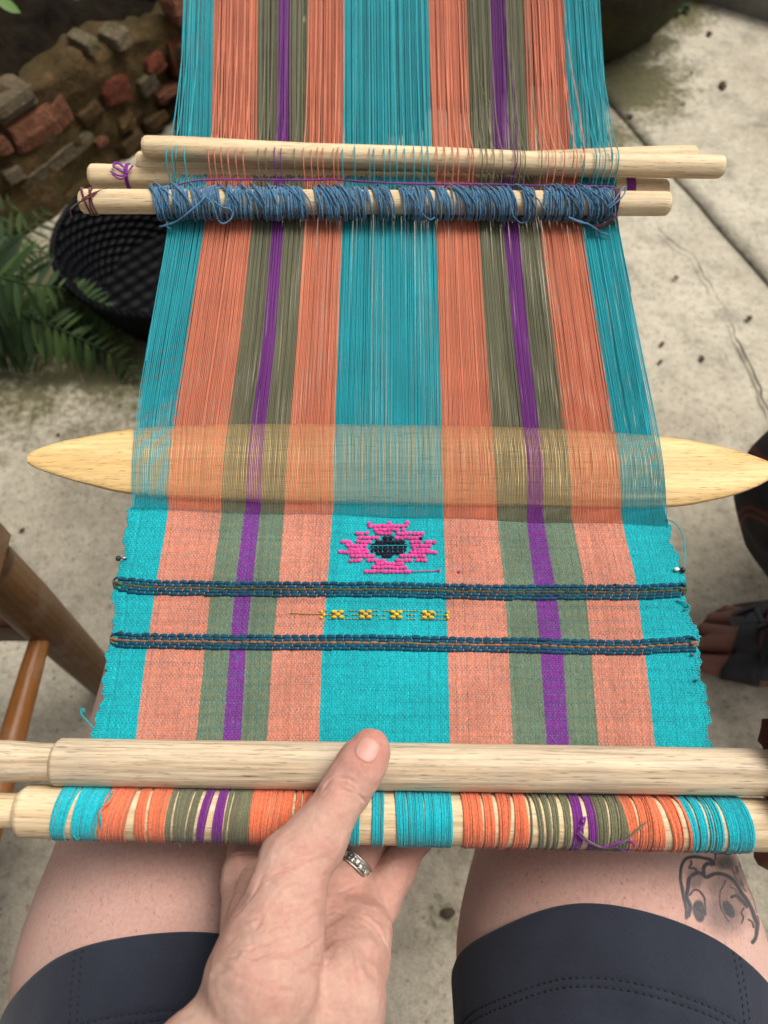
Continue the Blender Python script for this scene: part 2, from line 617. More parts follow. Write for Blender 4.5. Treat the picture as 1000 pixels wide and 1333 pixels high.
def plain(name, col, rough=0.6, metal=0.0, spec=0.4, var=0.15, scale=60, bump=0.2, dist=0.002):
    m = N(name)
    o = m.coords()
    n = m.noise(o, scale, 5, 0.6)
    m.P(Base_Color=m.mix(1.0, col, m.ramp(n, [(0.3, 1 - var), (0.7, 1 + var)]), 'MULTIPLY'), Roughness=rough, Metallic=metal, Specular_IOR_Level=spec)
    if bump: m.bump(n, bump, dist)
    return m.m


M['stitch'] = plain('black stitching', (0.008, 0.009, 0.012), 0.8)
M['shirt'] = plain('grey cotton', (0.25, 0.26, 0.28), 0.9)
M['hair'] = plain('brown hair', (0.05, 0.03, 0.018), 0.5, scale=200)
M['fine_hair'] = plain('fine hair', (0.22, 0.11, 0.07), 0.6, bump=0)
M['silver'] = plain('worn silver', (0.40, 0.37, 0.33), 0.34, 1.0, scale=900, bump=0.4, dist=0.0005)
M['black_strap'] = plain('black strap', (0.010, 0.010, 0.012), 0.6)
M['buckle'] = plain('dull black buckle', (0.022, 0.022, 0.028), 0.28, 0.2)
M['sole'] = plain('brown sandal sole', (0.045, 0.026, 0.014), 0.8)
M['steel'] = plain('steel', (0.3, 0.3, 0.32), 0.3, 1.0)
M['pin_white'] = plain('ivory bead', (0.75, 0.70, 0.58), 0.4)
M['black_weave'] = plain('black plastic weave', (0.0013, 0.0015, 0.0022), 0.5, spec=0.10, scale=140, var=0.5)
M['soil'] = plain('damp soil', (0.0085, 0.006, 0.0035), 0.95, spec=0.06, scale=30, var=0.6, bump=0.8, dist=0.02)
M['dirt'] = plain('joint dirt', (0.045, 0.038, 0.028), 0.95)
M['post'] = plain('weathered post', (0.12, 0.08, 0.05), 0.85)
M['rope'] = plain('rope', (0.35, 0.27, 0.15), 0.9)

# leaves
m = N('green leaf')
o = m.coords()
ri = m.new('ObjectInfo')
n = m.noise(o, 40, 3)
c = m.ramp(ri.outputs['Random'], [(0.0, (0.010, 0.022, 0.006)), (0.5, (0.020, 0.043, 0.010)), (1.0, (0.042, 0.068, 0.017))])
m.P(Base_Color=m.mix(1.0, c, m.ramp(n, [(0.3, 0.75), (0.7, 1.2)]), 'MULTIPLY'), Roughness=0.65, Specular_IOR_Level=0.18)
m.P(Transmission_Weight=0.0)
M['leaf'] = m.m
m = N('small dark leaves')
m.P(Base_Color=m.attr('Col').outputs['Color'], Roughness=0.7, Specular_IOR_Level=0.1)
M['leaves'] = m.m

# patterned dark trousers
m = N('dark printed cloth')
o = m.coords()
vo = m.new('TexVoronoi', feature='SMOOTH_F1'); m.set(vo.inputs['Vector'], m.mix(0.08, o, m.noise(o, 9, 3), 'LINEAR_LIGHT')); vo.inputs['Scale'].default_value = 16
w = m.new('TexWave', wave_type='BANDS', bands_direction='DIAGONAL'); m.set(w.inputs['Vector'], o); w.inputs['Scale'].default_value = 5; w.inputs['Distortion'].default_value = 7; w.inputs['Detail'].default_value = 2
c = m.ramp(w.outputs[1], [(0.0, (0.006, 0.006, 0.007)), (0.86, (0.008, 0.008, 0.008)), (0.94, (0.085, 0.014, 0.010)), (0.97, (0.06, 0.014, 0.01)), (1.0, (0.01, 0.008, 0.01))])
c2 = m.ramp(vo.outputs['Distance'], [(0.0, (0.07, 0.012, 0.045)), (0.16, (0.02, 0.03, 0.014)), (0.30, (0.006, 0.006, 0.007))])
m.P(Base_Color=m.mix(0.5, c, c2, 'ADD'), Roughness=0.85, Specular_IOR_Level=0.2)
m.bump(m.noise(o, 14, 4), 0.4, 0.01)
M['trousers'] = m.m

# concrete, with lichen, damp and moss where it lies in the place
def concrete_material():
    m = N('old concrete')
    o = m.coords()
    a = m.noise(o, 2.2, 6, 0.62, 0.3)
    b = m.noise(o, 11, 6, 0.68)
    d = m.noise(o, 70, 5, 0.65)
    g = m.noise(o, 330, 3, 0.6)
    c = m.ramp(a, [(0.3, (0.31, 0.268, 0.198)), (0.5, (0.42, 0.372, 0.286)), (0.72, (0.51, 0.46, 0.36))])
    c = m.mix(1.0, c, m.ramp(b, [(0.3, 0.58), (0.48, 0.95), (0.7, 1.14)]), 'MULTIPLY')
    c = m.mix(1.0, c, m.ramp(d, [(0.28, 0.70), (0.48, 1.0), (0.75, 1.12)]), 'MULTIPLY')
    c = m.mix(1.0, c, m.ramp(g, [(0.3, 0.80), (0.65, 1.07)]), 'MULTIPLY')
    pv = m.new('TexVoronoi', feature='F1'); m.set(pv.inputs['Vector'], o); pv.inputs['Scale'].default_value = 95
    ps = m.new('SeparateColor'); m.set(ps.inputs[0], pv.outputs['Color'])
    pit = m.math('MULTIPLY', m.ramp(pv.outputs['Distance'], [(0.10, 1.0), (0.30, 0.0)]), m.ramp(ps.outputs[0], [(0.55, 0.0), (0.75, 0.7)]))
    c = m.mix(pit, c, (0.12, 0.10, 0.07))
    # brown spots
    vo = m.new('TexVoronoi', feature='F1'); m.set(vo.inputs['Vector'], m.mix(0.05, o, m.noise(o, 25, 3), 'LINEAR_LIGHT')); vo.inputs['Scale'].default_value = 7.5
    sel = m.new('SeparateColor'); m.set(sel.inputs[0], vo.outputs['Color'])
    f = m.math('MULTIPLY', m.ramp(vo.outputs['Distance'], [(0.05, 0.55), (0.14, 0.0)]), m.ramp(sel.outputs[0], [(0.45, 0.0), (0.8, 1.0)]))
    c = m.mix(f, c, (0.12, 0.085, 0.05))
    # long-stained ground under the plants: moss attribute painted into the slab
    mo = m.attr('moss').outputs['Fac']
    mm = m.math('SUBTRACT', mo, m.math('MULTIPLY', m.ramp(m.math('ADD', m.math('MULTIPLY', b, 0.6), m.math('MULTIPLY', d, 0.4)), [(0.3, 0.0), (0.7, 1.0)]), 0.75))
    mf = m.ramp(mm, [(0.0, 0.0), (0.35, 0.9)])
    c = m.mix(mf, c, m.mix(d, (0.045, 0.042, 0.018), (0.14, 0.125, 0.05)))
    dk = m.attr('grime').outputs['Fac']
    c = m.mix(m.math('MULTIPLY', dk, m.ramp(b, [(0.25, 1.0), (0.75, 0.45)])), c, m.mix(b, (0.085, 0.075, 0.055), (0.17, 0.155, 0.115)))
    m.P(Base_Color=c, Roughness=0.93, Specular_IOR_Level=0.25)
    m.bump(m.math('ADD', m.math('ADD', b, m.math('MULTIPLY', d, 0.5)), m.math('MULTIPLY', g, 0.3)), 0.7, 0.010)
    return m.m


M['concrete'] = concrete_material()

m = N('grey step')
o = m.coords()
b = m.noise(o, 14, 6, 0.65); g = m.noise(o, 200, 3)
m.P(Base_Color=m.mix(1.0, m.ramp(b, [(0.3, (0.13, 0.12, 0.105)), (0.7, (0.21, 0.195, 0.17))]), m.ramp(g, [(0.3, 0.85), (0.7, 1.1)]), 'MULTIPLY'), Roughness=0.9)
m.bump(b, 0.4, 0.005)
M['step'] = m.m


def mossy(name, stone, stone2, moss, amount, scale=1.0):
    m = N(name)
    o = m.coords()
    ri = m.new('ObjectInfo')
    a = m.noise(o, 9 * scale, 6, 0.65, 0.4); b = m.noise(o, 45 * scale, 5, 0.65); d = m.noise(o, 190, 3)
    c = m.mix(m.ramp(b, [(0.3, 0.0), (0.7, 1.0)]), stone, stone2)
    c = m.mix(1.0, c, m.ramp(ri.outputs['Random'], [(0, 0.75), (1, 1.2)]), 'MULTIPLY')
    geo = m.new('NewGeometry')
    f = m.ramp(m.math('ADD', a, m.math('MULTIPLY', b, 0.35)), [(0.95 - amount, 0.0), (1.15 - amount, 0.92)])
    c = m.mix(f, c, m.mix(b, moss, tuple(x * 2.0 for x in moss)))
    c = m.mix(1.0, c, m.ramp(d, [(0.3, 0.75), (0.7, 1.15)]), 'MULTIPLY')
    m.P(Base_Color=c, Roughness=0.95, Specular_IOR_Level=0.2)
    m.bump(m.math('ADD', m.math('ADD', a, b), m.math('MULTIPLY', d, 0.3)), 0.8, 0.012)
    return m.m


M['mortar'] = mossy('mossy mortar', (0.098, 0.056, 0.021), (0.036, 0.022, 0.009), (0.030, 0.021, 0.006), 0.36)
M['brick'] = mossy('old brick', (0.20, 0.078, 0.042), (0.10, 0.042, 0.024), (0.05, 0.035, 0.012), 0.22, 2.0)
M['red_brick'] = mossy('dark red brick', (0.17, 0.042, 0.020), (0.10, 0.028, 0.016), (0.05, 0.035, 0.012), 0.2, 2.0)
M['grey_stone'] = mossy('grey stone', (0.15, 0.115, 0.07), (0.08, 0.06, 0.038), (0.05, 0.045, 0.016), 0.28, 2.0)
M['boulder'] = mossy('dark mossy boulder', (0.036, 0.028, 0.019), (0.018, 0.014, 0.010), (0.026, 0.026, 0.008), 0.42)
M['moss'] = plain('moss', (0.050, 0.052, 0.014), 0.95, scale=150, var=0.5, bump=0.8, dist=0.01)
M['crack'] = plain('crack', (0.060, 0.050, 0.036), 0.95, spec=0.05)
M['litter'] = plain('dry leaf scrap', (0.06, 0.038, 0.022), 0.9, scale=300, var=0.5)

# tattoo ink laid over skin
m = N('tattoo ink')
tr = m.new('BsdfTransparent')
mx = m.new('MixShader')
o = m.coords()
m.P(Base_Color=m.mix(m.noise(o, 600, 3), (0.035, 0.045, 0.055), (0.065, 0.075, 0.085)), Roughness=0.5, Specular_IOR_Level=0.35)
m.t.links.new(m.math('MULTIPLY', m.attr('ink').outputs['Fac'], m.ramp(m.noise(o, 350, 4, 0.7), [(0.25, 0.7), (0.6, 1.0)])), mx.inputs[0])
m.t.links.new(tr.outputs[0], mx.inputs[1]); m.t.links.new(m.p.outputs[0], mx.inputs[2])
m.t.links.new(mx.outputs[0], m.out.inputs[0])
M['ink'] = m.m

# yarn colours
TEAL = (0.001, 0.335, 0.375)
TEAL_W = (0.000, 0.320, 0.375)
CORAL = (0.640, 0.190, 0.098)
OLIVE = (0.150, 0.145, 0.078)
PURPLE = (0.165, 0.014, 0.205)
NAVY = (0.003, 0.052, 0.092)
PINK = (0.640, 0.050, 0.270)
YELLOW = (0.700, 0.430, 0.010)
BLUE = (0.045, 0.140, 0.245)
WINE = (0.085, 0.006, 0.016)

# ------------------------------------------------------------------ the ground
J0, J1 = on_ground(785, 125), on_ground(1000, 370)
JD = (J1 - J0) / np.linalg.norm(J1 - J0)
JN = np.array([-JD[1], JD[0], 0.0])
if JN[0] < 0: JN = -JN                       # towards the open side of the yard

MOSS = [(on_ground(820, 105), 0.17, 1.05), (on_ground(800, 170), 0.10, 0.8), (on_ground(870, 10), 0.16, 0.95), (on_ground(845, 60), 0.10, 0.9),
        (on_ground(40, 470), 0.26, 0.75), (on_ground(150, 470), 0.16, 0.95), (on_ground(170, 540), 0.12, 0.55), (on_ground(0, 560), 0.14, 0.5),
        (on_ground(30, 400), 0.3, 1.0), (on_ground(140, 380), 0.25, 1.0), (on_ground(580, 1185), 0.05, 0.5), (on_ground(840, 360), 0.12, 0.35)]


def moss_value(P):
    v = np.zeros(len(P))
    for c, r, a in MOSS:
        v = np.maximum(v, a * np.exp(-(((P[:, :2] - c[:2]) ** 2).sum(1)) / (r * r)))
    return v


ground_mb = MB()
g = np.array([[[x, y, -0.014] for y in (-30, 30)] for x in (-30, 30)], float)
ground_mb.grid(g, flip=True)
ground = link('ground', ground_mb.mesh('ground'), M['dirt'])
props(ground, 'pale stained concrete yard of large slabs', kind='structure')


def slab(w0, w1, s0, s1, lift=0.0):
    mb = MB()
    ns, nw = max(2, int((s1 - s0) / 0.03)), max(2, int(abs(w1 - w0) / 0.03))
    s = np.linspace(s0, s1, ns); w = np.linspace(w0, w1, nw)
    P = J0[None, None] + s[:, None, None] * JD + w[None, :, None] * JN
    P[..., 2] = lift + 0.0025 * fbm(P.reshape(-1, 3), 2.5, 3, 3).reshape(P.shape[:2])
    # edges broken a little and turned down into the joint
    for e in (0, -1):
        wob = 0.003 * vnoise(P[:, e].reshape(-1, 3), 30, 9)
        P[:, e] += wob[:, None] * JN
    first, last = P[:, :1].copy(), P[:, -1:].copy()
    first[..., 2] = -0.02; last[..., 2] = -0.02
    P = np.concatenate([first, P, last], 1)
    mb.grid(P, flip=np.cross(JD, JN)[2] < 0)
    me = mb.mesh('concrete_slab')
    V = P.reshape(-1, 3)
    float_attr(me, 'moss', moss_value(V))
    wallside = np.zeros(len(V))
    edge = np.minimum(np.abs(V @ JN - (J0 @ JN) - w0), np.abs(V @ JN - (J0 @ JN) - w1))
    wallside = np.maximum(wallside, 0.6 * np.exp(-edge / 0.02))
    float_attr(me, 'grime', wallside)
    return link('concrete_slab', me, M['concrete'], ground)


slab(0.005, 4.2, -3.2, 3.6)
slab(-4.4, -0.005, -3.2, 3.6)

crack = MB()
cp = [(852, 300), (880, 325), (905, 342), (922, 380), (938, 402), (958, 440), (975, 480), (1002, 548)]
line = np.array([on_ground(*p) for p in cp])
line = smoothline(line, 160)
line[:, :2] += 0.007 * np.stack([fbm(line, 18, 1), fbm(line, 18, 2)], -1)
wd = 0.0003 + 0.0020 * np.clip(vnoise(line, 11, 4) + 0.25, 0, 1) + 0.0006 * vnoise(line, 80, 6)
wd[[0, -1]] = 0.0003
tn = np.gradient(line, axis=0); tn /= np.linalg.norm(tn, axis=1)[:, None]
sd = np.stack([-tn[:, 1], tn[:, 0], 0 * tn[:, 0]], -1)
line[:, 2] = 0.0075
crack.grid(np.stack([line - sd * wd[:, None], line + sd * wd[:, None]], 1), flip=True)
link('crack', crack.mesh('crack'), M['crack'], ground)

# the grey step beyond the yard
K0, K1 = on_ground(890, -6), on_ground(1010, 31)
KD = (K1 - K0) / np.linalg.norm(K1 - K0); KN = np.array([-KD[1], KD[0], 0])
if KN[1] < 0: KN = -KN
mb = MB()
R = np.stack([KD, KN, np.array([0, 0, 1.0])], 1)
mb.box(K0 + KD * 1.2 + KN * 0.6 + np.array([0, 0, 0.045]), (1.4, 0.6, 0.055), R, bevel=0.008)
props(link('step', mb.mesh('step', smooth=False), M['step']), 'grey concrete step along the far edge of the yard', kind='structure')

# ------------------------------------------------------------------ the ruined garden wall
A0, B0 = on_ground(0, 322), on_ground(238, 152)
WD = (B0 - A0) / np.linalg.norm(B0 - A0)
WN = np.array([WD[1], -WD[0], 0.0])           # out of the wall, towards the yard


def on_wall(px, py, out=0.0):
    d = ray(px, py); o = A0 + WN * out
    return CAM + d * (np.dot(WN, o - CAM) / np.dot(WN, d))


WTOP = on_wall(60, 95)[2]
def _wz(px, py):
    p = on_wall(px, py); return p[2], float(np.dot(p - A0, WD))


(WZ0, _), (WZ1, WS1), (WZ2, WS2) = _wz(2, 128), _wz(120, 80), _wz(240, 28)
wall = empty('brick_wall', A0 + WD * 0.5, 'low ruined wall of broken bricks, stones and mossy mortar behind the fern and basket', 'wall')
mb = MB()
s = np.linspace(-1.3, 1.75, 230)
WT = np.interp(s, [-1.3, 0.0, WS1, WS2, 1.75], [WZ0, WZ0, WZ1, WZ2, WZ2 - .02]) + 0.018 * fbm(np.stack([s, 0 * s, 0 * s], -1), 9, 51, 3)
zz = np.linspace(0, 1, 26)
face = A0 + s[:, None, None] * WD + (-0.02 + zz[None, :] * (WT + .02)[:, None])[..., None] * np.array([0, 0, 1.0])
nz = fbm(face.reshape(-1, 3), 7, 11, 5).reshape(face.shape[:2])
face = face + (0.030 * nz - 0.008 + 0.02 * (1 - zz)[None])[..., None] * WN
depth = np.linspace(0.015, 0.09, 5)
topz = WT[:, None] + 0.012
top = face[:, -1:, :] - depth[None, :, None] * WN
top[..., 2] = topz + 0.028 * fbm(top.reshape(-1, 3), 9, 21, 4).reshape(top.shape[:2])
mb.grid(np.concatenate([face, top], 1), flip=False)
link('mortar', mb.mesh('mortar'), M['mortar'], wall)


def rock(name, c, half, R, mat, parent, seed, sq=0.55, rough=0.10, nu=13, nv=9):
    """an irregular stone or broken brick"""
    th = np.linspace(0.0, np.pi, nv + 1); ph = np.linspace(0, 2 * np.pi, nu, endpoint=False)
    f = lambda x: np.sign(x) * np.abs(x) ** sq
    T = np.stack([np.outer(f(np.sin(th)), f(np.cos(ph))), np.outer(f(np.sin(th)), f(np.sin(ph))), np.outer(f(np.cos(th)), np.ones(nu))], -1)
    T = T[:, :, [2, 0, 1]]
    k = 1 + rough * 1.35 * fbm(T.reshape(-1, 3) + seed * 3.7, 1.5, seed, 3).reshape(T.shape[:2])
    V = (T * k[..., None] * np.asarray(half)) @ np.asarray(R).T + c
    mb = MB(); mb.grid(V, close_v=True, flip=True)
    return link(name, mb.mesh(name, smooth=False), mat, parent)


def wall_piece(name, px, py, wpx, hpx, ang, mat, seed, proud=0.006, sq=0.24, rough=0.13):
    """a brick or stone of the wall: its middle, its width and height in the wall's face"""
    c = on_wall(px, py, proud)
    dist = np.dot(c - CAM, FW)
    a = math.radians(ang)
    X = WD * math.cos(a) + np.array([0, 0, 1.0]) * math.sin(a)
    Z = -WD * math.sin(a) + np.array([0, 0, 1.0]) * math.cos(a)
    R = np.stack([X, WN, Z], 1)
    return rock(name, c - WN * 0.025, (wpx * dist / FPX / 2 * 1.06, 0.032, hpx * dist / FPX / 2 * 1.12), R, mat, wall, seed, sq, rough)


pieces = [('brick', 45, 170, 66, 40, 2, 'brick'), ('brick', 79, 146, 27, 34, 12, 'brick'), ('brick', 151, 117, 42, 28, -14, 'red_brick'),
          ('stone', 193, 110, 28, 22, 5, 'grey_stone'), ('brick', 203, 84, 30, 22, 4, 'red_brick'), ('stone', 78, 208, 116, 20, 3, 'grey_stone'),
          ('stone', 18, 228, 24, 17, 0, 'grey_stone'), ('brick', 3, 190, 20, 20, 0, 'brick'), ('stone', 22, 136, 58, 26, 4, 'grey_stone'),
          ('stone', 118, 150, 34, 22, 8, 'mortar'), ('brick', 222, 122, 40, 14, 0, 'brick'), ('stone', 165, 160, 26, 18, -5, 'mortar'),
          ('brick', 231, 72, 26, 40, 4, 'red_brick'), ('stone', 175, 190, 44, 26, 5, 'mortar'), ('stone', 105, 252, 50, 22, 0, 'mortar'),
          ('stone', 120, 60, 20, 14, 0, 'grey_stone'), ('stone', 160, 52, 24, 15, 10, 'grey_stone'), ('stone', 52, 258, 34, 20, 0, 'mortar'),
          ('brick', 132, 183, 20, 12, 3, 'brick'), ('stone', 205, 160, 36, 20, 0, 'mortar')]
for k, (nm, px, py, w, h, a, mt) in enumerate(pieces):
    wall_piece(nm, px, py, w, h, a, M[mt], 40 + k)
# the run of the wall that the loom hides
for k in range(26):
    sx = 0.62 + (k // 4) * 0.16 + rng.uniform(-0.02, 0.02); z = 0.05 + (k % 4) * 0.085
    c = A0 + WD * sx + np.array([0, 0, z]) + WN * 0.002
    R = np.stack([WD, WN, np.array([0, 0, 1.0])], 1)
    br = rng.random() < 0.6
    rock('brick' if br else 'stone', c, (rng.uniform(0.045, 0.075), 0.03, 0.032), R, M['brick' if br else 'grey_stone'], wall, 90 + k, 0.4, 0.12)

# the bed of soil that the wall holds back, with its creeping plants
mb = MB()
s = np.linspace(-1.3, 1.75, 80); q = np.linspace(0.07, 1.7, 44)
def bankz(x): return np.interp(x, [-1.3, 0.0, WS1, WS2, 1.75], [WZ0, WZ0, WZ1, WZ2, WZ2 - .02]) - .015


bank = A0 + s[:, None, None] * WD - q[None, :, None] * WN
bank[..., 2] = bankz(s)[:, None] + (q - 0.07)[None] * 0.36 + 0.05 * fbm(bank.reshape(-1, 3), 4.5, 31, 4).reshape(bank.shape[:2])
mb.grid(bank, flip=False)
props(link('planting_bed', mb.mesh('planting_bed'), M['soil']), 'dark damp soil bank behind the ruined wall', kind='structure')
mb = MB()
n = 3000
ss, qq = rng.uniform(-1.0, 1.4, n), 0.10 + rng.random(n) ** 1.2 * 1.1
c = A0 + ss[:, None] * WD - qq[:, None] * WN
c[:, 2] = bankz(ss) + np.maximum(qq - 0.07, 0) * 0.36 + 0.05 * fbm(np.stack([c[:, 0], c[:, 1], 0 * c[:, 0]], -1), 4.5, 31, 4) + rng.uniform(0.0, 0.10, n)
clump = fbm(c * np.array([1, 1, 0.3]), 5, 77, 3)
keep = clump > -0.15
c = c[keep]; n = len(c)
# the low bed between the wall and the boulder
F0, F1 = on_ground(205, 300), on_ground(800, 84)
sb_, qb_ = np.linspace(0, 1, 60), np.linspace(0, 1.6, 40)
bed = F0[None, None] * (1 - sb_[:, None, None]) + F1[None, None] * sb_[:, None, None] + qb_[None, :, None] * np.array([0.1, 1.0, 0])
bed[:, :, 1] += 0.03 * np.sin(sb_ * 19)[:, None]
bed[..., 2] = -0.006 + np.minimum(qb_, 0.5)[None] * 0.25 + (0.02 + 0.03 * np.minimum(1, qb_ * 4))[None] * fbm(bed.reshape(-1, 3), 7, 35, 4).reshape(bed.shape[:2]) * np.minimum(1, qb_ * 8)[None]
mb2 = MB(); mb2.grid(bed, flip=True)
props(link('soil_bed', mb2.mesh('soil_bed'), M['soil']), 'dark soil bed on the ground between the wall and the boulder', kind='structure')
n2 = 1500
t2, q2 = rng.random(n2), 0.02 + rng.random(n2) * 1.0
c2 = F0 * (1 - t2[:, None]) + F1 * t2[:, None] + q2[:, None] * np.array([0.1, 1.0, 0]); c2[:, 2] = np.minimum(q2, .5) * .25 + rng.uniform(0, .06, n2)
c = np.concatenate([c, c2[fbm(c2, 5, 78, 3) > -.1]]); n = len(c)
d = rng.normal(0, 1, (n, 3)); d[:, 2] *= 0.45; d /= np.linalg.norm(d, axis=1)[:, None]
up = rng.normal(0, 0.45, (n, 3)) + np.array([0.1, -0.4, 0.9]); sd = np.cross(d, up); sd /= np.linalg.norm(sd, axis=1)[:, None]
ln = rng.uniform(0.010, 0.028, n)
T = np.array([[-1, 0, 0], [-0.2, 0.55, 0], [1, 0, 0], [-0.2, -0.55, 0]], float)
lc = np.array([0.018, 0.026, 0.009]) * rng.uniform(0.4, 1.5, n)[:, None]
dry = rng.random(n) < 0.10
lc[dry] = np.array([0.06, 0.04, 0.018]) * rng.uniform(0.5, 1.2, dry.sum())[:, None]
bright = rng.random(n) < 0.02
lc[bright] = np.array([0.07, 0.10, 0.035])
pale = rng.random(n) < 0.012
lc[pale] = np.array([0.30, 0.23, 0.15])
mb.stamp(T, np.array([[0, 1, 2, 3]]), c, d * ln[:, None], sd * ln[:, None], np.zeros((n, 3)), lc)
props(link('creeping_foliage', mb.mesh('creeping_foliage', smooth=False), M['leaves']), 'dark small leaved creepers over the soil bank', kind='stuff')

# unseen leafy crown on a trunk, added to shade this side of the yard
shade_tree = empty('shade_tree', (-1.9, 2.35, WZ0), 'leafy crown and trunk added out of view behind the ruined wall to shade the yard', 'shade_tree')
mb = MB()
mb.tube(smoothline([(-1.9, 2.35, WZ0 - .1), (-1.88, 2.3, 1.0), (-1.8, 2.2, 1.7), (-1.75, 2.15, 2.5)], 24), np.linspace(.10, .04, 24), 12)
for e in ((-1.2, 1.6, 2.4), (-2.3, 1.5, 2.5), (-1.3, 2.7, 2.7), (-0.9, 1.2, 2.2), (-2.4, 2.6, 2.6)):
    mb.tube(smoothline([(-1.83, 2.24, 1.5), tuple(.5 * (np.array(e) + np.array([-1.8, 2.2, 2.1]))), e], 12), np.linspace(.045, .012, 12), 7)
link('trunk', mb.mesh('trunk', color=False), M['post'], shade_tree)
mb = MB(); n = 5200
c = np.array([-1.6, 1.75, 2.45]) + rng.normal(0, 1, (n, 3)) * np.array([.55, .55, .30])
c = c[fbm(c, 2.2, 91, 2) > -.25]; c = c[c[:, 2] > 1.75]; n = len(c)
d = rng.normal(0, 1, (n, 3)); d[:, 2] -= .4; d /= np.linalg.norm(d, axis=1)[:, None]
sd = np.cross(d, rng.normal(0, .5, (n, 3)) + np.array([0, 0, 1.0])); sd /= np.linalg.norm(sd, axis=1)[:, None]
ln = rng.uniform(.035, .06, n)
mb.stamp(T, np.array([[0, 1, 2, 3]]), c, d * ln[:, None], sd * ln[:, None] * .9, np.zeros((n, 3)), np.array([.035, .06, .018]) * rng.uniform(.5, 1.5, n)[:, None])
props(link('crown', mb.mesh('crown', smooth=False), M['leaves'], shade_tree), kind='stuff')

# ------------------------------------------------------------------ boulder, moss, weeds
mb = MB()
bz = np.linspace(0, 1, 26); ba = np.linspace(0, 2 * np.pi, 48, endpoint=False)
prof = np.interp(bz, [0, 0.08, 0.3, 0.6, 0.85, 0.97, 1], [0.19, 0.225, 0.31, 0.36, 0.30, 0.14, 0.0])
V = np.stack([np.outer(prof, np.cos(ba)), np.outer(prof, np.sin(ba)), np.outer(bz * 0.55, np.ones(48))], -1)
V *= (1 + 0.10 * fbm(V.reshape(-1, 3), 5, 61, 4).reshape(V.shape[:2]))[..., None]
V += np.array([0.475, 2.12, -0.01])
mb.grid(V, close_v=True, flip=True)
props(link('boulder', mb.mesh('boulder'), M['boulder']), 'dark rounded mossy boulder standing at the edge of the concrete behind the loom', 'boulder')


def leaf_mesh(name, L, W, curl=0.15, n=5, fold=0.25):
    """a pointed leaf along +x"""
    t = np.linspace(0, 1, n + 1)
    w = W * np.sin(np.pi * np.clip(t * 0.93 + 0.07, 0, 1)) ** 0.8; w[-1] = 0.02 * W
    x = t * L; z = -curl * L * t ** 2
    P = np.stack([np.stack([x, -w, z + fold * w], -1), np.stack([x, 0 * x, z], -1), np.stack([x, w, z + fold * w], -1)], 1)
    mb = MB(); mb.grid(P, flip=False)
    return mb.mesh(name, color=False)


def place(o, loc, X, up):
    X = np.asarray(X, float); X = X / np.linalg.norm(X)
    Y = np.cross(up, X); Y /= np.linalg.norm(Y); Z = np.cross(X, Y)
    m = Matrix(((X[0], Y[0], Z[0], loc[0]), (X[1], Y[1], Z[1], loc[1]), (X[2], Y[2], Z[2], loc[2]), (0, 0, 0, 1)))
    o.matrix_basis = m


fern_base = on_ground(-70, 395)
fern = empty('fern', fern_base, 'green fern spreading its fronds over the concrete beside the black basket', 'fern')
leaf_shapes = [leaf_mesh('leaflet', 1.0, 0.085 * k, c) for k, c in ((1.0, 0.12), (1.15, 0.28), (0.9, 0.2))]
for me in leaf_shapes: me.materials.append(M['leaf'])


def frond(path, dep, length, spacing, lean=(1.0, 1.0), tipw=0.35, rise=0.0):
    """a frond along pixels at depths; leaflets both sides"""
    dep = np.interp(np.linspace(0, 1, len(path)), np.linspace(0, 1, len(dep)), dep)
    P = smoothline([at(x, y, d) for (x, y), d in zip(path, dep)], 60)
    mb = MB()
    mb.tube(P, np.linspace(0.0028, 0.0009, 60), 5, (1, 1, 1))
    st = link('frond', mb.mesh('frond', color=False), M['leaf'], fern)
    seg = np.concatenate([[0], np.cumsum(np.linalg.norm(np.diff(P, axis=0), axis=1))])
    n = max(4, int(seg[-1] / spacing))
    for k in range(n):
        t = (k + 0.4) / n
        p = np.array([np.interp(t * seg[-1], seg, P[:, i]) for i in range(3)])
        a = np.array([np.interp(min(1, t + .02) * seg[-1], seg, P[:, i]) for i in range(3)]) - p
        if np.linalg.norm(a) < 1e-6: a = P[-1] - P[-3]
        a /= np.linalg.norm(a)
        up = np.array([0.05, -0.55, 0.83])
        sd = np.cross(a, up); sd /= np.linalg.norm(sd)
        size = length * (np.sin(np.pi * min(1, 0.25 + 0.75 * t)) ** 0.6 * (1 - tipw * t) + 0.12)
        for sgn, ln in ((1, lean[0]), (-1, lean[1])):
            if ln <= 0: continue
            me = leaf_shapes[(k + (sgn > 0)) % 3]
            o = bpy.data.objects.new('leaflet', me); COL.objects.link(o)
            X = sgn * sd + a * rng.uniform(0.35, 0.6) + np.array([0, 0, rng.uniform(-0.25, 0.1)])
            place(o, p, X, up + rng.normal(0, 0.25, 3))
            sc = size * ln * rng.uniform(0.88, 1.1)
            o.matrix_basis = o.matrix_basis @ Matrix.Diagonal((sc, sc * rng.uniform(0.9, 1.25), sc, 1))
            o.parent = st
            o.matrix_parent_inverse = (Matrix.Translation(fern.location) @ st.matrix_parent_inverse).inverted()


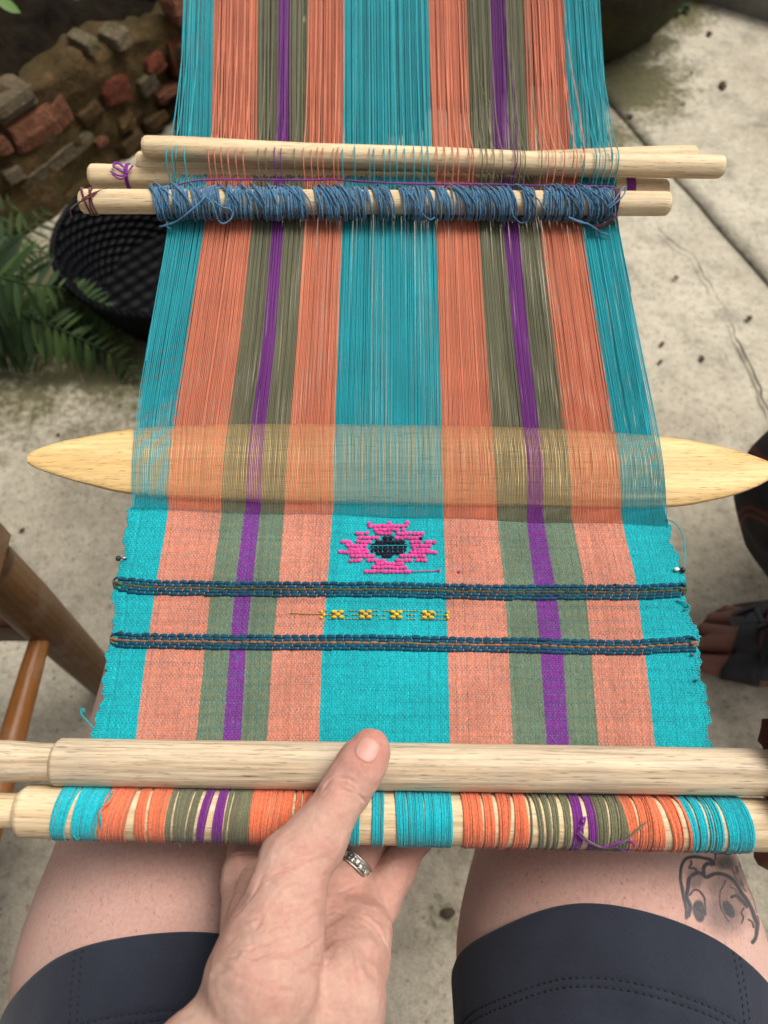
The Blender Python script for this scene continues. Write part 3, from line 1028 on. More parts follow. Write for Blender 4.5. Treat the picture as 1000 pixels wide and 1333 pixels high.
frond([(-70, 395), (0, 404), (60, 421), (115, 446), (160, 470), (180, 500)], [1.34, 1.33, 1.36, 1.40], 0.078, 0.0135, (1.05, 0.75))
frond([(-70, 350), (0, 361), (30, 368), (60, 372), (84, 376)], [1.28, 1.27, 1.30], 0.092, 0.0155, (1.0, 1.0))
frond([(-60, 420), (20, 392), (80, 388), (125, 405), (160, 445), (172, 472)], [1.40, 1.39, 1.42], 0.066, 0.0085, (1.0, 0.9))
frond([(-60, 340), (-5, 318), (35, 300), (62, 272)], [1.36, 1.38, 1.42], 0.070, 0.016, (0.9, 0.9))
frond([(-60, 430), (-20, 440), (30, 452), (60, 478)], [1.38, 1.37], 0.070, 0.013, (1.0, 0.8))
frond([(-70, 330), (-20, 296), (18, 262)], [1.4, 1.42], 0.075, 0.015, (0.9, 0.9))
frond([(-50, 400), (40, 415), (90, 432), (130, 470), (150, 498)], [1.42, 1.43], 0.060, 0.010, (1.0, 0.9))
frond([(-60, 380), (0, 345), (40, 328), (66, 332)], [1.36, 1.40], 0.06, 0.0115, (0.9, 0.9))

weed = empty('weed', on_ground(872, 8), 'tuft of green weed growing at the foot of the boulder', 'weed')
for k in range(16):
    o = bpy.data.objects.new('leaf', leaf_shapes[k % 3]); COL.objects.link(o)
    a = rng.uniform(0, 2 * np.pi)
    place(o, np.array(weed.location) + rng.normal(0, 0.02, 3) * np.array([1, 1, 0]), np.array([math.cos(a), math.sin(a), rng.uniform(0.3, 1.0)]), np.array([0, 0.2, 1.0]))
    sc = rng.uniform(0.05, 0.10)
    o.matrix_basis = o.matrix_basis @ Matrix.Diagonal((sc, sc * 1.6, sc, 1))
    o.parent = weed; o.matrix_parent_inverse = Matrix.Translation(weed.location).inverted()

o = bpy.data.objects.new('creeper_leaf', leaf_shapes[0].copy()); COL.objects.link(o)
o.data.materials.clear()
mm = plain('fresh green leaf', (0.085, 0.16, 0.03), 0.5); o.data.materials.append(mm)
place(o, on_wall(-8, -3, 0.02), np.array([0.6, 0.2, -0.5]), np.array([0.1, -0.5, 0.8])); o.matrix_basis = o.matrix_basis @ Matrix.Diagonal((0.045, 0.12, 0.045, 1))
props(o, 'fresh bright green leaf hanging over the top of the ruined wall', 'leaf')

# scraps lying on the concrete
scraps = [(924, 44, 9), (941, 113, 12), (820, 152, 9), (856, 71, 5), (890, 135, 4), (835, 262, 4), (914, 467, 8), (860, 471, 6), (862, 448, 8), (880, 362, 7),
          (976, 415, 9), (900, 95, 4), (584, 1188, 16), (30, 690, 7), (76, 566, 5), (110, 610, 5)]
for k, (px, py, s) in enumerate(scraps):
    p = on_ground(px, py, 0.004)
    r = s * 0.5 * np.dot(p - CAM, FW) / FPX * 1.05
    a = rng.uniform(0, 3.14)
    R = np.array([[math.cos(a), -math.sin(a), 0], [math.sin(a), math.cos(a), 0], [0, 0, 1.0]])
    o = rock('leaf_scrap', p + np.array([0, 0, r * 0.25]), (r, r * 0.75, r * 0.4), R, M['litter'], None, 300 + k, 0.9, 0.35, 8, 5)
    props(o, 'dark dry scrap on the concrete seen between the hand and the tattooed thigh' if px == 584 else 'small dark brown dry scrap lying on the pale concrete', 'leaf scrap', 'dry scraps scattered on the concrete')
p = on_ground(841, 49, 0.01)
props(rock('pebble', p, (0.016, 0.012, 0.011), np.eye(3), M['grey_stone'], None, 401, 0.8, 0.2, 8, 5), 'pale pebble lying at the foot of the boulder', 'pebble')

# ------------------------------------------------------------------ the basket
BC = np.array([-0.398, 1.150, 0.0])
basket = empty('basket', BC, 'round black woven basket standing open on the ground by the wall', 'basket')
NS, NRW = 60, 16
fine_a = np.linspace(0, 2 * np.pi, NS * 4, endpoint=False)
mb = MB()
for side, sgn in ((0, 1), (1, -1)):
    zz = np.linspace(0.004, 0.128, NRW * 4 + 1)
    rr = np.interp(zz, [0, 0.04, 0.13], [0.150, 0.172, 0.205])
    row = np.floor(np.arange(len(zz)) / 4)
    wv = np.cos(np.outer(np.ones(len(zz)), fine_a * NS / 2) + np.pi * row[:, None]) * 0.0028
    bulge = np.abs(np.sin(np.arange(len(zz)) / 4 * np.pi))[:, None] * 0.0024
    rad = rr[:, None] + wv + sgn * bulge - (0.0 if side == 0 else 0.0045)
    P = np.stack([rad * np.cos(fine_a), rad * np.sin(fine_a), np.repeat(zz[:, None], len(fine_a), 1)], -1) + BC
    mb.grid(P, close_v=True, flip=(side == 0))
link('woven_side', mb.mesh('woven_side', color=False), M['black_weave'], basket)
mb = MB()
for k in range(3):
    aa = np.linspace(0, 2 * np.pi, 120, endpoint=False)
    tw = 0.004 * np.sin(aa * 30 + k * 2.1)
    tz = 0.004 * np.cos(aa * 30 + k * 2.1)
    r = 0.205 + tw
    mb.tube(np.stack([r * np.cos(aa), r * np.sin(aa), 0.132 + tz], -1) + BC, 0.0042, 6, closed=True)
link('rim', mb.mesh('rim', color=False), M['black_weave'], basket)
mb = MB()
xx = np.linspace(-0.155, 0.155, 60)
X, Y = np.meshgrid(xx, xx, indexing='ij')
zz = 0.010 + 0.003 * np.sign(np.sin(X * 150)) * np.sign(np.sin(Y * 150)) * np.abs(np.sin(X * 150) * np.sin(Y * 150)) ** 0.5
rr = np.sqrt(X ** 2 + Y ** 2); k = np.minimum(1, 0.152 / np.maximum(rr, 1e-6))
mb.grid(np.stack([X * k, Y * k, zz], -1) + BC)
link('woven_bottom', mb.mesh('woven_bottom', color=False), M['black_weave'], basket)

# ------------------------------------------------------------------ wooden chair beside the weaver
CH = np.array([-0.392, 0.335, 0.0])
chair = empty('wooden_chair', CH, 'brown wooden chair with thick round legs and an orange brown side rung', 'chair')


def turned(name, p0, p1, prof, mat, parent, sides=20, noise=0.0, squash=1.0, seed=0, rings=28):
    """a turned stick from p0 to p1; its mesh lies along its own x axis so that the grain follows it; prof = [(t, radius)]"""
    p0 = np.asarray(p0, float); p1 = np.asarray(p1, float)
    L = np.linalg.norm(p1 - p0); X = (p1 - p0) / L
    up = np.array([0, 0, 1.0]) if abs(X[2]) < 0.8 else np.array([0, 1.0, 0])
    pr = np.array(prof, float)
    t = np.unique(np.concatenate([np.linspace(0, 1, rings), pr[:, 0], np.clip(pr[:, 0] + 0.002, 0, 1)]))
    r = np.interp(t, pr[:, 0], pr[:, 1])
    a = np.linspace(0, 2 * np.pi, sides, endpoint=False)
    P = np.stack([np.repeat((t * L)[:, None], sides, 1), np.outer(r, np.cos(a)), np.outer(r, np.sin(a)) * squash], -1)
    if noise:
        q = P.reshape(-1, 3) * np.array([0.25, 1, 1])
        k = 1 + noise * fbm(q, 90, seed, 3).reshape(P.shape[:2])
        P[..., 1] *= k; P[..., 2] *= k
        fac = 1 + 0.018 * np.cos(a * 6 + seed)[None] * vnoise(np.stack([t * L * 9, 0 * t + seed, 0 * t], -1), 1, 5)[:, None] + 0.012 * np.cos(a * 4 + 1)[None]
        P[..., 1] *= fac; P[..., 2] *= fac
        bow = (0.0010 * np.sin(np.pi * t * 1.7 + seed) + 0.0005 * np.sin(t * 13 + seed)) * (1.0 if noise > .02 else 0.08)
        P[..., 2] += bow[:, None]; P[..., 1] += 0.6 * bow[::-1, None]
    mb = MB(); mb.grid(P, close_v=True)
    n = len(t)
    ends = MB()
    c0 = mb.n
    mb.add(np.array([[0, 0, 0], [L, 0, 0]]) + np.array([P[0].mean(0) * [0, 1, 1], P[-1].mean(0) * [0, 1, 1]]))
    mb.t.append(np.array([[c0, (i + 1) % sides, i] for i in range(sides)] + [[c0 + 1, (n - 1) * sides + i, (n - 1) * sides + (i + 1) % sides] for i in range(sides)]))
    me = mb.mesh(name, color=False)
    o = bpy.data.objects.new(name, me); COL.objects.link(o); me.materials.append(mat)
    place(o, p0, X, up)
    if parent is not None:
        o.parent = parent; o.matrix_parent_inverse = Matrix.Translation(parent.location).inverted()
    return o


for dx, dy in ((0, 0), (-0.42, 0), (-0.02, -0.43), (-0.40, -0.43)):
    b = CH + np.array([dx, dy, 0])
    turned('leg', b, b + np.array([0, 0, 0.43]), [(0, 0.020), (0.03, 0.023), (0.75, 0.028), (1, 0.027)], M['chair_wood'], chair)
turned('rung', CH + np.array([-0.0, -0.012, 0.268]), CH + np.array([-0.02, -0.43, 0.262]), [(0, 0.0105), (0.12, 0.0125), (0.5, 0.0155), (0.88, 0.0125), (1, 0.0105)], M['rung_wood'], chair)
turned('rung', CH + np.array([-0.42, -0.012, 0.268]), CH + np.array([-0.40, -0.43, 0.262]), [(0, 0.0105), (0.12, 0.0125), (0.5, 0.0155), (0.88, 0.0125), (1, 0.0105)], M['rung_wood'], chair)
mb = MB(); mb.box((0, 0, 0), (0.21, 0.010, 0.024), bevel=0.003)
o = link('front_rail', mb.mesh('front_rail', smooth=False, color=False), M['red_wood']); o.matrix_basis = Matrix.Translation(CH + np.array([-0.21, 0.0, 0.25])); o.parent = chair; o.matrix_parent_inverse = Matrix.Translation(chair.location).inverted()
mb = MB(); mb.box((0, 0, 0), (0.235, 0.24, 0.018), bevel=0.006)
o = link('seat', mb.mesh('seat', smooth=False, color=False), M['chair_wood']); o.matrix_basis = Matrix.Translation(CH + np.array([-0.21, -0.21, 0.445])); o.parent = chair; o.matrix_parent_inverse = Matrix.Translation(chair.location).inverted()

# ------------------------------------------------------------------ the weaver whose lap and hand we see
AXL = lambda y: (np.interp(y, [-.30, 0, .22], [-.11, -.133, -.146]), np.interp(y, [-.30, .22], [.53, .525]))
AXR = lambda y: (np.interp(y, [-.30, 0, .22], [.13, .144, .163]), np.interp(y, [-.30, .22], [.53, .525]))
V3 = lambda *a: np.array(a, float)
EL = V3(-.255, -.235, .79)                     # elbow
FORE = at(352, 1352, .335)
legsL = [(V3(-.11, -.30, .53), V3(-.133, 0, .528), .106, .092), (V3(-.133, 0, .528), V3(-.146, .22, .525), .092, .063),
         (V3(-.146, .22, .525), V3(-.150, .215, .09), .057, .038), (V3(-.150, .19, .06), V3(-.160, .40, .032), .042, .028)]
legsR = [(V3(.13, -.30, .53), V3(.144, 0, .528), .106, .092), (V3(.144, 0, .528), V3(.163, .22, .525), .092, .066),
         (V3(.163, .22, .525), V3(.165, .215, .09), .058, .038), (V3(.165, .19, .06), V3(.175, .40, .032), .042, .028)]
trunk = [(V3(-.09, -.33, .55), V3(.10, -.33, .55), .125, .125), (V3(0, -.34, .6), V3(0, -.38, .93), .135, .135),
         (V3(-.14, -.39, 1.0), V3(.14, -.39, 1.0), .075, .075), (V3(0, -.39, 1.02), V3(0, -.37, 1.14), .055, .052),
         (V3(0, -.345, 1.20), V3(0, -.36, 1.27), .075, .092), (V3(0, -.30, 1.165), V3(0, -.33, 1.20), .042, .06), (V3(0, -.258, 1.205), V3(0, -.265, 1.225), .011, .008)]
armL = [(V3(-.18, -.39, 1.0), EL, .052, .040), (EL, EL + (FORE - EL) * 0.72, .040, .030)]
armR = [(V3(.18, -.39, 1.0), V3(.27, -.26, .80), .052, .040), (V3(.27, -.26, .80), V3(.13, -.11, .98), .040, .028), (V3(.13, -.11, .98), V3(.085, -.085, 1.05), .027, .016)]


def f_body(P):
    return smin(smin(union(P, legsL, .02), union(P, legsR, .02), .012), smin(union(P, trunk, .03), smin(union(P, armL, .02), union(P, armR, .02), .002), .02), .02)


def J(px, py, dep): return at(px, py, dep)


palm = [(J(338, 1310, .340), J(322, 1150, .412), .019, .0125), (J(356, 1315, .345), J(372, 1140, .420), .018, .0125),
        (J(392, 1318, .350), J(440, 1148, .422), .018, .0122), (J(430, 1312, .350), J(486, 1176, .417), .019, .0115),
        (J(442, 1302, .345), J(473, 1215, .387), .0205, .0135)]
thenar = [(J(343, 1280, .330), J(382, 1128, .368), .0245, .0165), (J(336, 1265, .345), J(345, 1150, .388), .022, .013)]
forearm = [(J(336, 1322, .337), EL + V3(-.012, .0, .01), .0235, .036), (J(412, 1378, .342), EL + V3(.012, .0, -.01), .0225, .036), (J(340, 1322, .337), J(412, 1360, .342), .021, .021)]
thumb = [(J(382, 1128, .368), J(406, 1098, .374), .0165, .0148), (J(406, 1098, .374), J(449, 1030, .387), .0150, .0119), (J(449, 1030, .387), J(469, 997, .391), .0119, .0117),
         (J(469, 997, .391), J(481, 976, .393), .0117, .0102)]
fingers = [
    [(J(322, 1150, .412), J(322, 1078, .447), .0122, .0105), (J(322, 1078, .447), J(335, 1030, .463), .0103, .0092), (J(335, 1030, .463), J(345, 1000, .467), .0092, .008)],
    [(J(375, 1140, .420), J(405, 1062, .450), .0122, .0108), (J(405, 1062, .450), J(420, 1018, .466), .0106, .0094), (J(420, 1018, .466), J(425, 988, .469), .0094, .008)],
    [(J(441, 1148, .422), J(491, 1074, .447), .0131, .0122), (J(491, 1074, .447), J(505, 1030, .462), .0106, .0092), (J(505, 1030, .462), J(514, 1002, .466), .0092, .008)],
    [(J(492, 1174, .417), J(539, 1094, .442), .0116, .0098), (J(539, 1094, .442), J(558, 1055, .455), .0094, .0082), (J(558, 1055, .455), J(567, 1030, .460), .0082, .0072)]]


def f_hand(P):
    d = smin(union(P, palm, .010), union(P, forearm, .012), .012)
    fs = None
    for f in fingers:
        x = union(P, f, .003)
        fs = x if fs is None else smin(fs, x, .0012)
    d = smin(d, fs, .007)
    th = smin(union(P, thenar, .008), union(P, thumb, .006), .006)
    h = smin(d, th, .0045)
    # slack, uneven flesh
    return h


lo = np.min([np.minimum(a, b) for a, b, *_ in palm + thenar + thumb + sum(fingers, [])] + [FORE], 0) - 0.035
hi = np.max([np.maximum(a, b) for a, b, *_ in palm + thenar + thumb + sum(fingers, [])] + [FORE], 0) + 0.035
lo = lo - np.array([0.035, 0.035, 0]); 
HV, HQ = surface_nets(f_hand, lo, hi, 0.0009)
BV, BQ = surface_nets(f_body, V3(-.36, -.52, -.01), V3(.37, .45, 1.38), 0.0056)

HN = grad(f_hand, HV)
# muscles and tendons: broad undulation, then folds
nk = 1 - np.exp(-(((HV - at(478, 976, .384)) ** 2).sum(1) / .011 ** 2) ** 2)
HV = HV + HN * (0.0010 * nk * fbm(HV, 75, 5, 3))[:, None]
folds = [([(437, 1122), (433, 1165), (425, 1228), (402, 1262), (386, 1272)], .25, 1.6),
         ([(352, 1140), (390, 1127), (436, 1114)], .55, 1.1), ([(366, 1154), (404, 1143), (433, 1138)], .5, 1.0), ([(376, 1170), (410, 1161), (431, 1156)], .45, 1.0),
         ([(366, 1190), (397, 1182), (426, 1170)], .4, 1.0), ([(362, 1208), (390, 1202), (424, 1186)], .35, 1.0),
         ([(340, 1248), (376, 1243), (404, 1232), (424, 1212)], .5, 1.2), ([(300, 1268), (330, 1278), (356, 1287), (385, 1290)], .5, 1.3), ([(330, 1215), (350, 1180), (372, 1150)], .3, 1.2),
         ([(419, 1032), (431, 1016), (451, 1013), (466, 1022)], .5, .9), ([(426, 1042), (441, 1029), (463, 1033), (478, 1046)], .6, .9), ([(432, 1026), (447, 1020), (466, 1030)], .45, .8),
         ([(431, 1212), (458, 1236), (472, 1297)], .55, 1.3), ([(434, 1185), (465, 1192), (490, 1208), (504, 1230)], .8, 1.4), ([(437, 1166), (452, 1157), (472, 1150)], .5, 1.1),
         ([(512, 1122), (526, 1128), (540, 1136)], .5, 1.0), ([(485, 1148), (502, 1175), (510, 1198)], .8, 1.2), ([(300, 1200), (330, 1165), (352, 1120)], .25, 1.3),
         ([(296, 1122), (312, 1112), (340, 1110)], .5, 1.0), ([(372, 1108), (395, 1092), (420, 1086)], .35, 1.0), ([(400, 1074), (420, 1066), (446, 1066)], .3, .9)]
fr = np.random.default_rng(9)
for k in range(60):
    x, y = fr.uniform(300, 425), fr.uniform(1112, 1275)
    L = fr.uniform(9, 26); a = math.radians(fr.normal(-18, 14) if k % 4 else fr.normal(55, 15))
    folds.append(([(x - L * math.cos(a), y - L * math.sin(a)), (x, y + fr.normal(0, 2)), (x + L * math.cos(a), y + L * math.sin(a))], fr.uniform(.18, .42), .75))
for k in range(16):
    x, y = fr.uniform(440, 500), fr.uniform(1150, 1310)
    L = fr.uniform(8, 20); a = math.radians(fr.normal(50, 35))
    folds.append(([(x - L * math.cos(a), y - L * math.sin(a)), (x, y + fr.normal(0, 2)), (x + L * math.cos(a), y + L * math.sin(a))], fr.uniform(.12, .28), .8))
for k in range(10):
    t = k / 9; x, y = 462 - 55 * t, 1012 + 88 * t
    folds.append(([(x - 20 - 8 * t, y - 12), (x, y - 3 + fr.normal(0, 1)), (x + 20 + 6 * t, y + 13)], fr.uniform(.08, .2), .7))
disp = np.zeros(len(HV)); crease = np.zeros(len(HV))
for pts, dep, wid in folds:
    c = smoothline([(x, y, 0) for x, y in pts], 36)
    Pm, ok = march(f_hand, c[:, 0], c[:, 1])
    Pm = Pm[ok]
    if len(Pm) < 3: continue
    near = np.nonzero((np.abs(HV - Pm.mean(0)).max(1) < 0.05))[0]
    d2 = ((HV[near][:, None] - Pm[None]) ** 2).sum(-1)
    k = d2.argmin(1); d = np.sqrt(d2[np.arange(len(near)), k])
    w = wid * 0.001
    endf = np.minimum(1, np.minimum(k, len(Pm) - 1 - k) / 6 + 0.15)
    disp[near] += endf * dep * 0.001 * (-2.0 * np.exp(-(d / (0.55 * w)) ** 2) + 0.25 * np.exp(-((d - 1.6 * w) / w) ** 2))
    crease[near] = np.maximum(crease[near], endf * min(1, dep * 1.2) * np.exp(-(d / (0.8 * w)) ** 2))
HV = HV + HN * disp[:, None]

V = np.concatenate([HV, BV]); Q = np.concatenate([HQ, BQ + len(HV)])
mb = MB(); mb.add(V, Q)
me = mb.mesh('body', color=False)
flush = np.zeros(len(V))
for c, r, a in [(at(484, 962, .385), .020, 1.0), (at(449, 1028, .377), .012, .35), (at(410, 1105, .36), .02, .25), (at(470, 1150, .40), .03, .55), (at(530, 1110, .42), .03, .45),
                (at(470, 1190, .37), .03, .35), (at(200, 1130, .44), .04, .30), (at(760, 1120, .44), .06, .25), (at(312, 1112, .41), .02, .3)]:
    flush = np.maximum(flush, a * np.exp(-((V - c) ** 2).sum(1) / r ** 2))
flush[:len(HV)] = np.maximum(flush[:len(HV)], crease * .8)
float_attr(me, 'flush', flush)
float_attr(me, 'hairy', np.concatenate([np.full(len(HV), 0.0), np.full(len(BV), 1.0)]))
person = empty('person', V3(0, 0.1, 0), 'seated person in dark shorts with a thigh tattoo, thumb pressed over the front bars', 'person')
link('body', me, M['skin'], person)

# the thumb nail
def patch(f, quad, nu, nv, off, name, mat, parent, edge=0.0):
    q = np.array(quad, float)
    u = np.linspace(0, 1, nu)[:, None, None]; v = np.linspace(0, 1, nv)[None, :, None]
    px = (q[0] * (1 - u) + q[1] * u) * (1 - v) + (q[3] * (1 - u) + q[2] * u) * v
    P, ok = march(f, px[..., 0].ravel(), px[..., 1].ravel())
    G = grad(f, P)
    uu, vv = np.broadcast_to(u[..., 0], (nu, nv)), np.broadcast_to(v[..., 0], (nu, nv))
    e = np.minimum(np.minimum(uu, 1 - uu), np.minimum(vv, 1 - vv)).ravel()
    h = off - edge * np.exp(-e / 0.06)
    P = P + G * h[:, None]
    return P.reshape(nu, nv, 3), px


def nail(f, ctr, ax, ay, name, parent):
    """a rounded nail: half axes ax, ay in pixels"""
    r = np.linspace(0, 1, 9)[:, None]; a = np.linspace(0, 2 * np.pi, 28, endpoint=False)[None]
    sq = lambda x: np.sign(x) * np.abs(x) ** 0.75
    X = r * sq(np.cos(a)); Y = r * sq(np.sin(a))
    px = ctr[0] + X * ax[0] + Y * ay[0]; py = ctr[1] + X * ax[1] + Y * ay[1]
    P, ok = march(f, px.ravel(), py.ravel())
    h = np.broadcast_to(0.00050 - 0.0010 * np.clip((r - 0.86) / 0.14, 0, 1), (9, 28)).ravel()
    P = (P + grad(f, P) * h[:, None]).reshape(9, 28, 3)
    mb = MB(); mb.grid(P, close_v=True, flip=False)
    return link(name, mb.mesh(name, color=False), M['nail'], parent)


nail(f_hand, (478.5, 976.5), (14.5, 8.3), (-8.6, 14.8), 'fingernail', person)

# tattoo
TX = lambda x: 860 + x / 6.664
TY = lambda y: 1060 + y / 6.664
strokes = [([(230, 900), (225, 800), (190, 680), (175, 560), (180, 450), (215, 390), (280, 370), (360, 375), (430, 395), (465, 430)], 13, .95),
           ([(245, 880), (262, 800), (230, 720), (235, 620), (260, 540), (310, 510), (345, 515), (390, 545), (430, 530), (480, 515), (560, 530), (640, 590), (700, 680), (760, 770), (810, 870), (832, 960), (820, 1060), (795, 1110)], 17, .95),
           ([(372, 515), (375, 460), (400, 430), (450, 420)], 15, .9), ([(440, 280), (465, 330), (470, 390), (445, 440)], 9, .8), ([(470, 340), (540, 330), (590, 345), (640, 320), (700, 312), (750, 350), (780, 400)], 9, .8),
           ([(250, 455), (270, 430), (262, 405)], 9, .8), ([(255, 465), (300, 470), (325, 505)], 10, .85), ([(255, 705), (290, 660), (340, 670), (370, 720), (388, 800), (390, 870)], 9, .85),
           ([(510, 720), (515, 660), (545, 625), (555, 580)], 9, .8), ([(505, 700), (520, 800), (555, 880), (590, 930)], 8, .8), ([(620, 720), (660, 710), (700, 740), (745, 800)], 14, .9),
           ([(715, 810), (700, 850), (720, 890), (705, 945)], 9, .85), ([(765, 910), (790, 930), (802, 975)], 9, .85), ([(610, 470), (640, 540), (700, 620), (740, 665)], 7, .7),
           ([(650, 455), (665, 500)], 12, .8), ([(695, 575), (718, 620)], 11, .75), ([(745, 515), (770, 570)], 9, .6), ([(678, 415), (692, 455)], 9, .7), ([(840, 880), (852, 960), (836, 1050)], 8, .7),
           ([(600, 460), (625, 500), (660, 520)], 7, .6), ([(610, 640), (650, 660), (690, 720)], 8, .7), ([(760, 640), (800, 740), (835, 850)], 6, .45)]
nx, ny = 190, 210
gx, gy = np.meshgrid(np.linspace(100, 900, nx), np.linspace(240, 1200, ny), indexing='ij')
wx = gx + 9 * vnoise(np.stack([gx, gy, 0 * gx], -1).reshape(-1, 3), .012, 1).reshape(gx.shape)
wy = gy + 9 * vnoise(np.stack([gx, gy, 0 * gx], -1).reshape(-1, 3), .012, 2).reshape(gx.shape)
ink = np.zeros(gx.shape)
for pts, w, a in strokes:
    c = smoothline([(x, y, 0) for x, y in pts], 40 * len(pts))[:, :2]
    d = np.full(gx.shape, 1e9)
    for k in range(len(c)): d = np.minimum(d, (wx - c[k, 0]) ** 2 + (wy - c[k, 1]) ** 2)
    d = np.sqrt(d)
    ink = np.maximum(ink, a * np.clip(1.25 - (d / w) ** 2 * 0.7, 0, 1))
def blob(cx, cy, rx, ry, ang, a, soft=.25):
    ca, sa = math.cos(ang), math.sin(ang)
    X = ((wx - cx) * ca + (wy - cy) * sa) / rx; Y = (-(wx - cx) * sa + (wy - cy) * ca) / ry
    return a * np.clip((1 - np.sqrt(X * X + Y * Y)) / soft, 0, 1)
for b in [(335, 840, 58, 105, -.1, .88, .2), (592, 825, 55, 95, -.45, .88, .25), (545, 640, 215, 210, 0, .17, .6), (560, 850, 260, 260, .5, .20, .6), (300, 560, 90, 130, 0, .18, .5), (560, 420, 120, 90, .2, .33, .6), (690, 520, 110, 190, -.5, .17, .7), (690, 730, 60, 150, -.7, .25, .7)]:
    ink = np.maximum(ink, np.minimum(blob(*b) * (2.2 if b[5] < .5 else 1.0), .9))
P, ok = march(f_body, TX(gx.ravel()), TY(gy.ravel()))
G = grad(f_body, P)
mb = MB()
PP = (P + G * 0.0002)
good = ok & ((G @ (-FW)) > 0.02)
idx = np.arange(nx * ny).reshape(nx, ny)
q = np.stack([idx[:-1, :-1], idx[1:, :-1], idx[1:, 1:], idx[:-1, 1:]], -1).reshape(-1, 4)
ex = np.max([np.linalg.norm(PP[q[:, i]] - PP[q[:, (i + 1) % 4]], axis=1) for i in range(4)], 0)
q = q[good[q].all(1) & (ex < 0.006)][:, ::-1]
mb.add(PP, q)
me = mb.mesh('tattoo', color=False); float_attr(me, 'ink', ink.ravel() * 0.92)
link('tattoo', me, M['ink'], person)

# short fine hairs on the thighs
mb = MB()
hx, hy = rng.uniform(40, 985, 900), rng.uniform(1098, 1250, 900)
hP, hok = march(f_body, hx, hy)
hG = grad(f_body, hP)
for p, g_, k in zip(hP, hG, hok):
    if not k: continue
    t = np.array([rng.normal(0, .5), .8, -.1]); t = t - g_ * np.dot(t, g_); t /= np.linalg.norm(t)
    L = rng.uniform(.0012, .0030)
    mb.tube(np.array([p, p + t * L * .5 + g_ * L * .28, p + t * L + g_ * L * .30]), np.array([.00007, .00005, .00002]), 3, caps=False)
props(link('leg_hair', mb.mesh('leg_hair', color=False), M['fine_hair'], person), kind='stuff')

# shorts: two legs and a seat
def radius_at(f, cx, cz, y, ca, sa, r0=.03, r1=.20):
    a = np.full(np.shape(ca), r0); b = np.full(np.shape(ca), r1)
    for _ in range(22):
        m = (a + b) / 2
        inside = f(np.stack([cx + m * ca, y, cz + m * sa], -1).reshape(-1, 3)).reshape(m.shape) < 0
        a = np.where(inside, m, a); b = np.where(inside, b, m)
    return (a + b) / 2


def f_legL(P): return union(P, legsL, .02)
def f_legR(P): return union(P, legsR, .02)


HEM = {'l': 0.012, 'r': 0.024}
def hem_y(side, z, ph): return HEM[side] + 0.36 * (z - .622) - (.031 if side == 'l' else .042) * (lambda c: .5 * (c + np.sqrt(c * c + .09)) - .06)(-np.cos(ph) if side == 'l' else np.cos(ph))


def cloth_point(side, ph, back, off):
    """a point on the shorts: angle round the leg, distance behind the hem, height above the skin"""
    ax, f = (AXL, f_legL) if side == 'l' else (AXR, f_legR)
    ph, back, off = np.broadcast_arrays(np.asarray(ph, float), np.asarray(back, float), np.asarray(off, float))
    z = .528 + .1 * np.sin(ph)
    wob = 0.0015 * np.sin(ph * 3 + 1) + 0.001 * np.sin(ph * 7)
    y = hem_y(side, z, ph) + wob - back
    cx, cz = ax(y)
    r = radius_at(f, cx, cz, y, np.cos(ph), np.sin(ph))
    q = np.stack([np.cos(ph) * 1.3, np.sin(ph) * 1.3, back * 9 + (0 if side == 'l' else 7)], -1).reshape(-1, 3)
    r = r + off + 0.0011 * np.sin(ph * 5 + back * 40) * np.clip(back / .05, 0, 1) + 0.0007 + (0.0013 * fbm(q, 2.2, 13, 3)).reshape(ph.shape) * np.clip(.25 + back / .05, 0, 1)
    return np.stack([cx + r * np.cos(ph), y, cz + r * np.sin(ph)], -1)


mb = MB(); sm = MB()
for side in 'lr':
    ph = np.linspace(0, 2 * np.pi, 160, endpoint=False)
    backs = np.concatenate([[.006, .0008, 0, 0, .0006, .0015], np.linspace(.003, .030, 10), [.0325, .0345, .0355, .0365, .0385, .0395, .0405], np.linspace(.045, .26, 36)])
    offs = np.concatenate([[.0004, .0004, .0009, .0020, .0027, .0031], np.full(10, .0032), [.0032, .0028, .0022, .0028, .0028, .0022, .0028], np.linspace(.0028, .004, 36)])
    mb.grid(cloth_point(side, ph[None, :], backs[:, None], offs[:, None]), close_v=True, flip=True)
    # double rows of stitches round the hem and down the side seams
    nst = 170
    for bk in (.0355, .0395):
        a0 = (np.arange(nst) + .5) / nst * 2 * np.pi
        p = cloth_point(side, a0, bk, .0026); p2 = cloth_point(side, a0 + .012, bk, .0026)
        t = p2 - p; t /= np.linalg.norm(t, axis=1)[:, None]
        nrm = p - np.stack([(AXL if side == 'l' else AXR)(p[:, 1])[0], p[:, 1], np.full(len(p), .528)], -1); nrm /= np.linalg.norm(nrm, axis=1)[:, None]
        sm.beads(p, t * .00125, np.cross(t, nrm) * .00055, nrm * .0005, (0, 0, 0), 6, 4)
    seam_px = (104, 1290) if side == 'l' else (958, 1285)
    ps, _ = march(f_body, [seam_px[0]], [seam_px[1]])
    cx, cz = (AXL if side == 'l' else AXR)(ps[0, 1])
    phs = math.atan2(ps[0, 2] - cz, ps[0, 0] - cx)
    for dph in (-.022, .022):
        bk = np.arange(.0025, .12, .0034)
        p = cloth_point(side, np.full(len(bk), phs + dph), bk, np.where(bk < .034, .0033, .0030)); p2 = cloth_point(side, np.full(len(bk), phs + dph), bk + .001, .003)
        t = p2 - p; t /= np.linalg.norm(t, axis=1)[:, None]
        nrm = p - np.stack([(AXL if side == 'l' else AXR)(p[:, 1])[0], p[:, 1], np.full(len(p), .528)], -1); nrm /= np.linalg.norm(nrm, axis=1)[:, None]
        sm.beads(p, t * .0012, np.cross(t, nrm) * .0005, nrm * .00045, (0, 0, 0), 6, 4)
